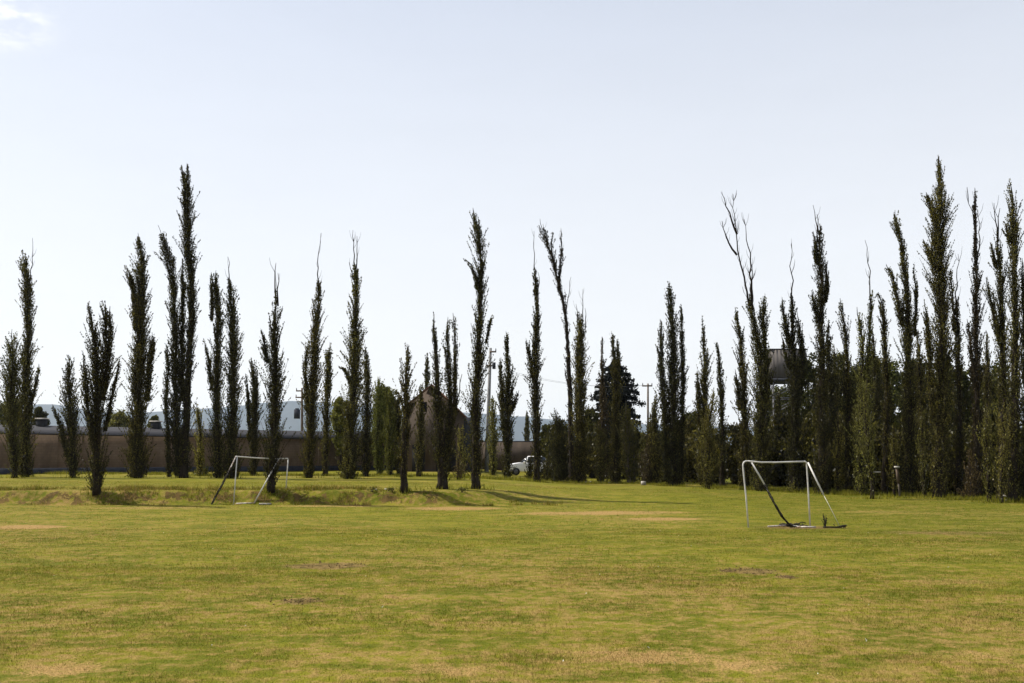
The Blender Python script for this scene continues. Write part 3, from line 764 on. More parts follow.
broad('green tree to the left of the cedar, behind the bushy spiky poplar', 592, 405, 478, 9, 92, 'leaf_green', None)
poplar('tiny far column tree above the plain brick wall, left of the car poplar', [[(527, 447, 1.5), (527, 432, 2.4), (527, 418, 1.6), (527, 412, .6)]], D=150, group=None, name='far_column_tree', cat='tree', dens=1.4)


def cedar(px, top, base, hw, D):
    a, b = ray(px, base); g = np.array([a * D, D, float(gz(a * D, D))])
    root = thing('cedar_tree', g, 'dark blue green cedar with layered drooping branches, the only conifer behind the poplars', 'conifer tree')
    zt = at(px, top, D)[2]; h = zt - g[2]; r = hw * D / F
    wd, cr = MB(), MB()
    wd.tube([g - [0, 0, .1], g + [0, 0, h * .5], g + [.1, 0, h * .98]], [.38, .24, .03], 8)
    for lv in range(15):
        t = .22 + .76 * lv / 14
        rl = r * float(np.interp(t, [.2, .45, .67, .8, .93, 1], [.8, .95, .95, .68, .38, .1]))
        nb = 9 if t < .8 else 6
        for b_ in range(nb):
            a = b_ * 2 * math.pi / nb + lv * 1.1 + rng.uniform(-.3, .3)
            ln = rl * rng.uniform(.68, 1.12)
            s = g + np.array([0, 0, h * t])
            d = np.array([math.cos(a), math.sin(a), 0])
            e = s + d * ln + np.array([0, 0, .12 * ln - .05])
            m_ = (s + e) / 2 + np.array([0, 0, .25])
            wd.tube([s, m_, e], [.07, .05, .015], 4, False)
            n = int(90 + 170 * ln / r)
            q = rng.uniform(.2, 1.05, n)
            c = s + (e - s) * q[:, None] + np.array([0, 0, 1.])[None] * (np.sin(q * math.pi) * .22)[:, None]
            side = np.array([-d[1], d[0], 0])
            c = c + side * (rng.normal(0, .26, n) * ln * .5 * (1.15 - q * .6))[:, None]
            c[:, 2] += rng.normal(0, .12, n) - .1 * rng.uniform(0, 1, n)
            leaf_quads(cr, c, .24)
    wd.build('trunk', M['bark'], root, g); cr.build('crown', M['needle'], root, g)


cedar(617, 362, 476, 27, 96)

# understorey bushes: three kinds, copied along the shade behind the rows
protos = []
for kx in range(3):
    mb, wd = MB(), MB()
    lumps(mb, np.array([0, 0, 1.25]), 1.05, .8, 1.15, 40, 70, .19, .42)
    for _ in range(7):
        a = rng.uniform(0, 6.28)
        wd.tube([[0, 0, -.1], [math.cos(a) * .3, math.sin(a) * .3, .8], [math.cos(a) * .7, math.sin(a) * .7, 1.9]], [.04, .03, .01], 4, False)
    r_ = thing('shade_bush', (0, 0, 0), 'dark bush in the shade between and behind the poplar trunks of the right row', 'bush', 'dark bushes under the right poplar row')
    c_ = mb.build('foliage', M['leaf'], r_); w_ = wd.build('stem', M['bark'], r_)
    protos.append((r_, c_, w_)); 
used = [False] * 3
def bush(px, D, sx, sz):
    k = rng.integers(0, 3)
    r_, c_, w_ = protos[k]
    if used[k]:
        c2 = [c_.copy(), w_.copy()]; r_ = r_.copy(); col.objects.link(r_)
        for c in c2: col.objects.link(c); c.parent = r_
    used[k] = True
    a, b = ray(px, 488)
    r_.location = (a * D, D, float(gz(a * D, D)) - .05)
    r_.scale = (sx, sx, sz); r_.rotation_euler = (0, 0, rng.uniform(0, 6.28))
for i, px in enumerate(np.linspace(548, 1035, 46)):
    dl = np.interp(px, [548, 640, 700, 870, 1040], [84, 75, 68, 56, 50])
    if 509 < px < 556: continue
    bush(px + rng.uniform(-4, 4), dl + rng.uniform(.5, 5), rng.uniform(1.0, 1.5), rng.uniform(1.15, 1.9))

# ------------------------------------------------------------------ long grass under the trees
mb = MB()
edge = [(-40, 473.5), (60, 474), (200, 475), (330, 475.5), (420, 477), (500, 480), (560, 482), (640, 484), (700, 487.5), (760, 490), (820, 493), (870, 496), (940, 498), (1000, 501), (1060, 503)]
ept = np.array([ground(a, b) for a, b in edge])
n = 36000
t = rng.uniform(0, len(ept) - 1.001, n); i = t.astype(int); f = (t - i)[:, None]
c = ept[i] * (1 - f) + ept[i + 1] * f
x = c[:, 0] + rng.normal(0, .5, n); y = c[:, 1] + rng.uniform(-1.1, 2.2, n) + (vnoise(c[:, 0] * .8, 1.5, 31) - .5) * 1.4
k = vnoise(x * .7, y * .7, 33) > .42
x, y = x[k], y[k]; n = len(x)
hh = rng.uniform(.05, .27, n) * (.4 + vnoise(x * .35, y * .35, 35))
mb.add(blades(n, x, y, hh, .045 * rng.uniform(.6, 1.3, n), .5), None, np.arange(n * 3).reshape(-1, 3))
for fx, fy in FEET:
    m_ = 90
    a = rng.uniform(0, 6.28, m_); d = .12 + np.abs(rng.normal(0, .38, m_))
    mb.add(blades(m_, fx + np.cos(a) * d * 1.3, fy + np.sin(a) * d, rng.uniform(.08, .34, m_), .035 * rng.uniform(.6, 1.3, m_), .5), None, np.arange(m_ * 3).reshape(-1, 3))
tag(mb.build('verge_grass', M['verge']), kind='stuff')



# ------------------------------------------------------------------ goals
def arc_join(a, b, c, r=.16, n=5):
    a, b, c = map(np.asarray, (a, b, c))
    u = (a - b) / np.linalg.norm(a - b); v = (c - b) / np.linalg.norm(c - b)
    p0, p1 = b + u * r, b + v * r
    return [(1 - t) ** 2 * p0 + 2 * t * (1 - t) * b + t * t * p1 for t in np.linspace(0, 1, n)]


def goal_right():
    A = ground(748.5, 527.5); D = A[1]
    B = np.array([(806 - 512) / F * (D + .55), D + .55, 0]); B[2] = gz(B[0], B[1]); B = B
    ta = at(742.5, 461.0, D); tb = at(806.5, 461.5, D + .55)
    root = thing('football_goal', A, 'white tube football goal with bent post and torn black net, nearer of the two goals', 'football goal', 'small tube football goals')
    r = .024
    mid = (ta + tb) / 2 - [0, 0, .035]
    mb = MB(); mb.tube([A - [0, 0, .1], A + (ta - A) * .45 + [.01, 0, 0], A + (ta - A) * .8] + arc_join(A, ta, tb), r, 8); mb.build('post', M['white'], root, A, True)
    e = arc_join(A, ta, tb)[-1]; e2 = arc_join(ta, tb, B, .08)
    mb = MB(); mb.tube([e, (e + mid) / 2 - [0, 0, .02], mid, (mid + tb) / 2, e2[0]], r, 8); mb.build('crossbar', M['white'], root, A, True)
    mb = MB(); mb.tube(e2 + [(tb + B) / 2 + [.004, 0, 0], B - [0, 0, .1]], r, 8); mb.build('post', M['white'], root, A, True)
    C = ground(790, 526.8); E = ground(840.5, 528.2); C = at(790, 526.8, C[1]); 
    s1 = at(751.5, 462.5, D + .05)
    pts = [s1, at(758.5, 474, D), at(767, 489, D + .02), at(774.5, 503.5, D + .02), at(782, 516, D + .05), C + [0, 0, .05], ground(800, 527.6) + [0, 0, .03]]
    mb = MB(); mb.tube(pts[:3], .026, 7); mb.tube(pts[2:], .022, 7); b1 = mb.build('brace', M['white'], root, A, True)
    mb = MB()
    P = np.array(pts[1:]); d = np.r_[0, np.cumsum(np.linalg.norm(np.diff(P, axis=0), axis=1))]
    ss = np.linspace(.35, d[-1], 60)
    q = np.stack([np.interp(ss, d, P[:, k]) for k in range(3)], -1)
    for k in range(5):
        ph = ss * 9 + k * 1.26
        rr = .016 + .022 * vnoise(ss * 3, k, 3)
        o = np.stack([np.cos(ph) * rr, np.sin(ph) * rr, np.zeros_like(ph) - .01], -1)
        mb.tube(q + o, .012, 4)
    for k in range(26):                     # the rope heap at the foot of the brace
        c = C + rng.normal(0, 1, 3) * [.17, .12, .03] + [.08, 0, .05]
        a = rng.uniform(0, 6.28); u = np.array([math.cos(a), math.sin(a), rng.uniform(-.1, .3)]) * .12
        mb.tube([c - u, c + [0, 0, .03], c + u], .014, 4)
    mb.build('torn_net', M['net'], root, A, True)
    t1 = at(808, 462.5, D + .5); k1 = at(823.3, 494.5, D + .1)
    mb = MB(); mb.tube([t1, (t1 + k1) / 2, k1], .026, 7); mb.build('brace', M['white'], root, A, True)
    mb = MB(); mb.tube([k1, at(829.5, 506, D - .05), at(834.5, 516, D - .12), E], .008, 4); mb.build('guy_wire', M['white'], root, A)
    mb = MB(); mb.tube([ground(768, 527.3) + [0, 0, .03], ground(786, 526.8) + [0, 0, .04]], .022, 7); mb.build('ground_bar', M['rust'], root, A)
    mb = MB(); mb.tube([ground(797, 527.6) + [0, 0, .02], ground(816, 528) + [0, 0, .03]], .024, 7); mb.build('ground_bar', M['rust'], root, A)
    mb = MB(); mb.tube([ground(823, 528) + [0, 0, .03], E + [0, 0, .03]], .024, 7)
    mb.build('ground_bar', M['net'], root, A)
    # dark rag hanging on the stub
    g = ground(825.5, 528)
    w = thing('dead_weed', g, 'dark withered weed standing beside the back corner of the right goal', 'weed')
    mb = MB()
    for k in range(9):
        a = rng.uniform(0, 6.28); ln = rng.uniform(.14, .42)
        e_ = np.array([math.cos(a) * .09 - .03, math.sin(a) * .07, ln])
        mb.tube([[0, 0, -.02], e_ * [.4, .4, .55], e_], [.012, .012, .006], 4)
    mb.build('stem', M['net'], w)
    mb = MB(); leaf_quads(mb, rng.normal(0, 1, (26, 3)) * [.03, .03, .09] + [-.015, 0, .19], .05); mb.build('leaves', M['net'], w)
    g = E
    s = thing('rope_heap', g, 'small heap of dark rope at the end of the right goal guy wire', 'rope')
    mb = MB()
    for k in range(14):
        c = rng.normal(0, 1, 3) * [.07, .05, .02] + [0, 0, .04]
        a = rng.uniform(0, 6.28); u = np.array([math.cos(a), math.sin(a), 0]) * .08
        mb.tube([c - u, c + [0, 0, .03], c + u], .012, 4)
    mb.build('coil', M['net'], s)


def goal_left():
    A = ground(233.5, 504.5); D = A[1]
    D2 = D + 1.2
    a, b = ray(285.5, 503); B = np.array([a * D2, D2, float(gz(a * D2, D2))])
    ta = at(237.2, 456.5, D); tb = at(288.2, 458.5, D2)
    root = thing('football_goal', A, 'small white tube football goal before the grassy bank, on the left of the field', 'football goal', 'small tube football goals')
    r = .024
    mb = MB(); mb.tube([A - [0, 0, .1], (A + ta) / 2, ta - [0, 0, r]], r, 8); mb.build('post', M['white'], root, A, True)
    mb = MB(); mb.tube([B - [0, 0, .1], (B + tb) / 2, tb - [0, 0, r]], r, 8); mb.build('post', M['white'], root, A, True)
    mb = MB(); mb.tube([ta - [.08, 0, 0], ta, (ta * 2 + tb) / 3 - [0, 0, .03], (ta + tb * 2) / 3 - [0, 0, .035], tb], r, 8); mb.build('crossbar', M['white'], root, A, True)
    C = ground(211.5, 504.3); E = ground(254.5, 502.6)
    mb = MB(); mb.tube([ta - [.05, 0, 0], (ta * .55 + C * .45), C], .028, 7); mb.build('brace', M['rust'], root, A, True)
    mb = MB()
    d = ta - C
    for k in range(4):
        t = np.linspace(.0, .78, 40); ph = t * 30 + k * 1.57
        q = C + d * t[:, None] + np.stack([np.cos(ph), np.sin(ph), np.zeros_like(t)], -1) * (.022 + .02 * vnoise(t * 7, k, 8))[:, None]
        mb.tube(q, .016, 4)
    mb.build('torn_net', M['net'], root, A, True)
    s = at(278.5, 459, D + .95)
    mb = MB(); mb.tube([s, (s + E) / 2, E], .027, 7); mb.build('brace', M['white'], root, A, True)
    mb = MB(); mb.tube([ground(236, 504) + [0, 0, .02], ground(255, 503.6) + [0, 0, .03]], .025, 7); mb.build('ground_bar', M['rust'], root, A)
    g = ground(265, 504.6)
    mb = MB(); mb.box((0, 0, .035), (.5, .22, .05), .2)
    p = mb.build('loose_board', M['board']); p.location = g
    tag(p, 'short pale board lying on the grass within the left goal mouth', 'board')


goal_right(); goal_left()

# ------------------------------------------------------------------ long shed on the left
def brickmat(name, c1, c2, mor, bw=.4, bh=.2):
    m, nt, out = newmat(name); k = NT(nt)
    tc = k.n('TexCoord')
    sep = k.n('SeparateXYZ'); k.l(tc.outputs['Object'], sep.inputs[0])
    cb = k.n('CombineXYZ'); k.l(k.math('ADD', sep.outputs[0], sep.outputs[1]), cb.inputs[0]); k.l(sep.outputs[2], cb.inputs[1])
    br = k.n('TexBrick'); k.l(cb.outputs[0], br.inputs[0])
    br.inputs['Color1'].default_value = (*c1, 1); br.inputs['Color2'].default_value = (*c2, 1); br.inputs['Mortar'].default_value = (*mor, 1)
    br.inputs['Scale'].default_value = 1; br.inputs['Brick Width'].default_value = bw; br.inputs['Row Height'].default_value = bh; br.inputs['Mortar Size'].default_value = .012
    st = k.rng(k.noise(k.scl(tc.outputs['Object'], (1, 1, .3)), .9, 5, .7), .38, .68, 0, .75)
    c = k.mix(st, br.outputs[0], tuple(x * .55 for x in c1))
    bs = k.n('BsdfPrincipled'); bs.inputs['Roughness'].default_value = .9; k.l(c, bs.inputs['Base Color'])
    k.l(bs.outputs[0], out.inputs[0])
    return m


M['block'] = brickmat('shed_blocks', (.145, .094, .058), (.180, .121, .078), (.106, .074, .050), .4, .2)
M['brick'] = brickmat('gable_bricks', (.058, .037, .024), (.084, .054, .036), (.085, .068, .052), .24, .075)
M['sheet'] = simple('roof_sheet', (.030, .030, .034), (.046, .046, .051), 2, .8, 0, (.4, 6, 1))
M['cladding'] = simple('tank_sheet', (.115, .105, .102), (.16, .148, .143), 2, .8, 0, (6, 6, .4))
M['plinth'] = simple('dark_plinth', (.03, .033, .042), (.05, .053, .063), 2, .9)
M['dark'] = simple('dark_opening', (.012, .012, .013), (.025, .024, .024), 2, .8)
M['tile'] = simple('clay_tile', (.085, .045, .033), (.13, .07, .05), 5, .85, bump=.5)
M['conc'] = simple('pole_concrete', (.17, .17, .172), (.26, .26, .258), 4, .85)
M['wood'] = simple('pole_wood', (.08, .06, .045), (.15, .115, .09), 5, .9, stretch=(1, 1, .2))
M['steel'] = simple('galvanised_steel', (.10, .10, .11), (.16, .16, .17), 4, .7, 0)
M['paint'] = simple('white_car_paint', (.78, .78, .78), (.82, .82, .82), 2, .28)
M['rubber'] = simple('tyre_rubber', (.02, .02, .02), (.035, .035, .035), 5, .9)
M['glass'] = simple('car_glass', (.02, .025, .03), (.03, .035, .04), 2, .08)
M['red'] = simple('red_lens', (.35, .02, .02), (.4, .03, .03), 4, .3)
M['lamp'] = simple('lamp_lens', (.6, .6, .58), (.75, .75, .72), 4, .2)
M['stone'] = simple('pale_stone', (.40, .38, .35), (.60, .58, .54), 9, .9, bump=.4)


def shed():
    # front wall line from left to right; its top sinks slightly to the right
    a0 = at(-60, 474, 71.5); a1 = at(405, 475, 88)
    z0, z1 = float(gz(a0[0], a0[1])), float(gz(a1[0], a1[1]))
    t0, t1 = at(-60, 430, 71.5)[2], at(405, 441, 88)[2]
    a0 = a0 + (a0 - a1) * .7; t0 = t0 + (t0 - t1) * .12      # the shed runs on past the left edge of the view
    root = thing('long_shed', (a0[0], a0[1], z0), 'long low brown block shed with a grey sheet roof behind the left poplars', 'shed')
    o = np.array([a0[0], a0[1], z0])
    d = np.array([a1[0] - a0[0], a1[1] - a0[1], 0]); ln = np.linalg.norm(d); d /= ln; nrm = np.array([-d[1], d[0], 0])  # away from the camera
    def pt(t, dep, z): return np.array([a0[0], a0[1], 0]) + d * ln * t + nrm * dep + np.array([0, 0, z])
    def Zb(t): return z0 + (z1 - z0) * t - .3
    def Zt(t): return t0 + (t1 - t0) * t
    mb = MB(); mb.hexa([pt(0, 0, Zb(0)), pt(1, 0, Zb(1)), pt(1, 9, Zb(1)), pt(0, 9, Zb(0)), pt(0, 0, Zt(0)), pt(1, 0, Zt(1)), pt(1, 9, Zt(1)), pt(0, 9, Zt(0))])
    for t in np.arange(.012, 1., .0277):
        e = .001
        mb.hexa([pt(t - e, -.035, Zb(t)), pt(t + e, -.035, Zb(t)), pt(t + e, -.002, Zb(t)), pt(t - e, -.002, Zb(t)), pt(t - e, -.035, Zt(t) - .03), pt(t + e, -.035, Zt(t) - .03), pt(t + e, -.002, Zt(t) - .03), pt(t - e, -.002, Zt(t) - .03)])
    mb.build('wall', M['block'], root, o)
    mb = MB(); mb.hexa([pt(0, -.05, Zb(0)), pt(1, -.05, Zb(1)), pt(1, -.004, Zb(1)), pt(0, -.004, Zb(0)), pt(0, -.05, z0 + .42), pt(1, -.05, z1 + .42), pt(1, -.004, z1 + .42), pt(0, -.004, z0 + .42)])
    mb.build('plinth', M['plinth'], root, o)
    mb = MB()
    for s in (0, 1):
        e0, e1 = (-.45, 4.5) if s == 0 else (9.45, 4.5)
        zz = lambda t, k: Zt(t) + (.02 if k == 0 else .72)
        mb.hexa([pt(-.005, e0, zz(0, 0)), pt(1.005, e0, zz(1, 0)), pt(1.005, e1, zz(1, 1)), pt(-.005, e1, zz(0, 1)),
                 pt(-.005, e0, zz(0, 0) + .07), pt(1.005, e0, zz(1, 0) + .07), pt(1.005, e1, zz(1, 1) + .07), pt(-.005, e1, zz(0, 1) + .07)])
    rf = mb.build('roof', M['sheet'], root, o)
    for px in (43, 157):
        D_ = 77.5
        for t in np.linspace(0, 1, 1500):
            q = pt(t, 4.2, 0)
            if abs(512 + q[0] / q[1] * F - px) < .4: break
        zr = Zt(t) + .66
        mb = MB(); mb.box((q[0], q[1], zr + .25), (.62, .62, .7)); v = mb.build('roof_vent', M['sheet'], rf, o)
        mb = MB(); mb.box((q[0], q[1], zr + .66), (.9, .9, .08), 0, .85); mb.build('roof_vent_cap', M['board'], rf, o)
    # windows and a door bay on the right-hand stretch
    for t in (.92, .942, .964):
        mb = MB(); mb.hexa([pt(t, -.02, z0 + 1.2), pt(t + .013, -.02, z0 + 1.2), pt(t + .013, .0, z0 + 1.2), pt(t, .0, z0 + 1.2),
                            pt(t, -.02, z0 + 2.1), pt(t + .013, -.02, z0 + 2.1), pt(t + .013, .0, z0 + 2.1), pt(t, .0, z0 + 2.1)])
        mb.build('window', M['dark'], root, o)


shed()


def gable_house():
    D = 80.
    L, Rr, ap = at(405, 408, D), at(463, 416, D), at(432, 386, D)
    g0 = float(gz(L[0], D)) - .2
    x0, x1 = L[0], Rr[0]; zl, zr, za, xa = L[2], Rr[2], ap[2], ap[0]
    o = np.array([x0, D, g0])
    root = thing('brick_house', o, 'brick gable house with a steep roof, half hidden behind the wide many stemmed poplar', 'house')
    dep = 9.
    mb = MB()
    f = [[x0, D, g0], [x1, D, g0], [x1, D, zr], [xa, D, za], [x0, D, zl]]
    v = f + [[p[0], p[1] + dep, p[2]] for p in f]
    mb.add(v, [[0, 1, 6, 5], [1, 2, 7, 6], [2, 3, 8, 7], [3, 4, 9, 8], [4, 0, 5, 9]], [[0, 2, 1], [0, 3, 2], [0, 4, 3], [5, 6, 7], [5, 7, 8], [5, 8, 9]])
    mb.build('wall', M['brick'], root, o)
    mb = MB()
    for (p, q) in (((x0, zl), (xa, za)), ((xa, za), (x1, zr))):
        dx, dz = q[0] - p[0], q[1] - p[1]; n_ = math.hypot(dx, dz); ex, ez = dx / n_ * .25, dz / n_ * .25
        a = (p[0] - (ex if p[0] == x0 else 0), p[1] - (ez if p[0] == x0 else 0)); b = (q[0] + (ex if q[0] == x1 else 0), q[1] + (ez if q[0] == x1 else 0))
        mb.hexa([[a[0], D - .3, a[1] + .02], [b[0], D - .3, b[1] + .02], [b[0], D + dep, b[1] + .02], [a[0], D + dep, a[1] + .02],
                 [a[0], D - .3, a[1] + .16], [b[0], D - .3, b[1] + .16], [b[0], D + dep, b[1] + .16], [a[0], D + dep, a[1] + .16]])
    mb.build('roof', M['tile'], root, o)
    def rect(name, px0, px1, py0, py1, m, off=.03):
        p, q = at(px0, py1, D), at(px1, py0, D)
        b = MB(); b.box(((p[0] + q[0]) / 2, D - off / 2 - .002, (p[2] + q[2]) / 2), (q[0] - p[0], off, q[2] - p[2]))
        return b.build(name, m, root, o)
    rect('window', 421, 427, 402, 412, M['dark']); rect('window', 447, 453, 410, 420, M['dark'])
    rect('door', 412, 425, 445, 477, M['dark']); rect('door', 436, 456, 446, 477, M['dark'])
    b = MB(); p = at(466, 418, D + 3); b.box((p[0] + .1, D + 3, (p[2] + g0) / 2), (1.1, 3, p[2] - g0)); b.build('lean_to', M['plinth'], root, o)


gable_house()


def wall_piece(name, label, cat, px0, px1, top, D, mat, group=None, thick=.3, cap=None):
    p, q = at(px0, top, D), at(px1, top, D)
    g0 = float(gz(p[0], D)) - .2
    o = np.array([p[0], D, g0])
    b = MB(); b.box(((p[0] + q[0]) / 2, D, (p[2] + g0) / 2), (q[0] - p[0], thick, p[2] - g0))
    if cap is None:
        w = b.build(name, mat, None, o); w.location = o
        return tag(w, label, cat, group)
    root = thing(name, o, label, cat, group); b.build('wall', mat, root, o)
    c = MB(); c.box(((p[0] + q[0]) / 2, D, p[2] + .05), (q[0] - p[0] + .1, thick + .1, .1)); c.build('coping', cap, root, o)
    return root


wall_piece('brick_wall', 'plain brown brick wall seen above the white car', 'wall', 474, 572, 442, 92, M['brick'], cap=M['plinth'])


def red_house():
    D = 104.
    p, q = at(584, 446, D), at(664, 446, D); g0 = -.2
    o = np.array([p[0], D, g0])
    root = thing('tiled_house', o, 'low house with a reddish tile roof glimpsed between the trunks below the cedar', 'house')
    b = MB(); b.box(((p[0] + q[0]) / 2, D + 3, (p[2] + g0) / 2), (q[0] - p[0], 6, p[2] - g0)); b.build('wall', M['block'], root, o)
    zt = at(600, 435, D + 3)[2]
    b = MB(); x0, x1 = p[0] - .3, q[0] + .3; ze = p[2] + .003
    b.add([[x0, D - .4, ze], [x1, D - .4, ze], [x1, D + 3, zt], [x0, D + 3, zt], [x0, D + 6.4, ze], [x1, D + 6.4, ze]], [[0, 1, 2, 3], [3, 2, 5, 4], [0, 4, 5, 1]], [[0, 3, 4], [1, 5, 2]])
    b.build('roof', M['tile'], root, o)
    for px in (592, 606, 622, 640):
        c, e = at(px, 470, D), at(px + 6, 458, D)
        b = MB(); b.box(((c[0] + e[0]) / 2, D - .02, (c[2] + e[2]) / 2), (e[0] - c[0], .04, e[2] - c[2])); b.build('window', M['dark'], root, o)


red_house()


def hut():
    D = 84.
    p, q = at(682, 447, D), at(700, 447, D); g0 = -.2
    o = np.array([p[0], D, g0])
    root = thing('grey_hut', o, 'small grey hut with a pale roof edge glimpsed left of the pale leafy young tree', 'hut')
    b = MB(); b.box(((p[0] + q[0]) / 2, D + 1.2, (p[2] + g0) / 2), (q[0] - p[0], 2.4, p[2] - g0)); b.build('wall', M['sheet'], root, o)
    b = MB(); b.box(((p[0] + q[0]) / 2, D + 1.2, p[2] + .14), (q[0] - p[0] + .3, 2.8, .26), 0, .96); b.build('roof', M['board'], root, o)
    b = MB(); b.box(((p[0] + q[0]) / 2, D - .02, g0 + 1.1), (.8, .035, 2.)); b.build('door', M['plinth'], root, o)


hut()


def tower():
    D = 82.
    p, q = at(772, 378, D), at(806, 350, D)
    x0, x1, zb, zt = p[0], q[0], p[2], q[2]
    g0 = float(gz(x0, D)); o = np.array([x0, D, g0])
    root = thing('metal_tower', o, 'grey sheet metal box on a braced steel tower among the right poplars', 'tower')
    w = x1 - x0; dep = w
    b = MB(); b.box(((x0 + x1) / 2, D + dep / 2, (zb + zt) / 2), (w, dep, zt - zb))
    n = 9
    for i in range(n):
        xx = x0 + w * (i + .5) / n
        b.box((xx, D - .04, (zb + zt) / 2), (w / n * .32, .07, zt - zb - .02))
    b.build('tank_cladding', M['cladding'], root, o)
    b = MB(); b.box(((x0 + x1) / 2, D + dep / 2, zb - .14), (w + .3, dep + .3, .22)); b.build('platform', M['plinth'], root, o)
    b = MB(); b.box(((x0 + x1) / 2, D + dep / 2, zt + .06), (w + .2, dep + .2, .1)); b.build('lid', M['sheet'], root, o)
    h = zb - .25 - g0; nb = 6
    for (cx, cy) in ((x0 + .1, D + .1), (x1 - .1, D + .1), (x0 + .1, D + dep - .1), (x1 - .1, D + dep - .1)):
        b = MB(); b.box((cx, cy, g0 + h / 2), (.12, .12, h)); b.build('leg', M['steel'], root, o)
    for i in range(nb):
        za, zc = g0 + h * i / nb, g0 + h * (i + 1) / nb
        for yy in (D + .1, D + dep - .1):
            b = MB(); b.tube([[x0 + .1, yy, za], [x1 - .1, yy, zc]], .05, 5); b.build('diagonal_brace', M['steel'], root, o)
            b = MB(); b.tube([[x0 + .1, yy, zc - .05], [x1 - .1, yy, zc - .05]], .045, 5); b.build('cross_beam', M['steel'], root, o)


tower()


def upole(label, px, top, D, mat, r, arms, lean=0., transformer=None):
    pt_ = at(px, top, D)
    a, b = ray(px - lean, 476); g = np.array([a * D, D, float(gz(a * D, D))])
    root = thing('utility_pole', g, label, 'utility pole', 'utility poles beyond the trees')
    b = MB(); b.tube([g - [0, 0, .3], (g + pt_) / 2, pt_], [r, r * .82, r * .62], 9); b.build('pole', mat, root, g, True)
    for (py, hl, hr) in arms:
        z = at(px, py, D)[2]; f = (z - g[2]) / (pt_[2] - g[2]); c = g + (pt_ - g) * f
        l, rr = hl * D / F, hr * D / F
        b = MB(); b.box((c[0] + (rr - l) / 2, c[1] - r - .05, z), (l + rr, .1, .13)); arm = b.build('crossarm', M['wood'], root, g)
        for xx in (-l * .92, rr * .92):
            if abs(xx) < .1: continue
            b = MB(); b.tube([[c[0] + xx, c[1] - r - .05, z + .065], [c[0] + xx, c[1] - r - .05, z + .28]], [.05, .03], 6); b.build('insulator', M['plinth'], arm, g)
    if transformer:
        tx, ty = transformer; p = at(tx, ty, D - .4)
        b = MB(); b.tube([p - [0, 0, .45], p + [0, 0, .45]], .3, 12); b.box(p + np.array([0, 0, .5]), (.3, .3, .12)); b.build('transformer', M['plinth'], root, g)
    return g, pt_


upole('grey pole with two short crossarms and a hanging transformer, above the shed roof', 302, 388, 98, M['wood'], .15, ((391, 5.5, 1), (397.5, 6, 5)), 0, (297, 414))
gp, tp = upole('slim pale concrete pole with small fittings at its top, beside the bent topped bank poplar', 490.5, 348, 84, M['conc'], .19, ((352, 0.5, 6), (366, 4, 3)), 4)
b = MB(); p = at(494, 366, 83.6); b.tube([p - [0, 0, .25], p + [0, 0, .3]], .14, 8)
ob = [o for o in bpy.data.objects if o.name.startswith('utility_pole')][-1]
b.build('fuse_box', M['plinth'], ob, gp)
upole('wooden pole with one plain straight crossarm, right of the cedar', 648, 383.5, 97, M['wood'], .13, ((386, 6, 4),), 0)
mb = MB()
for (pa, pb) in (((487, 366), (643, 385)), ((493, 366), (651, 385))):
    A, B = at(*pa, 83.8), at(*pb, 96.8)
    t = np.linspace(0, 1, 30)[:, None]
    q = A + (B - A) * t; q[:, 2] -= (.72 * 4 * t * (1 - t))[:, 0]
    mb.tube(q, .008, 4)
w = mb.build('power_line', M['steel'])
tag(w, 'pair of thin sagging wires strung between the concrete pole and the wooden pole', 'power line')


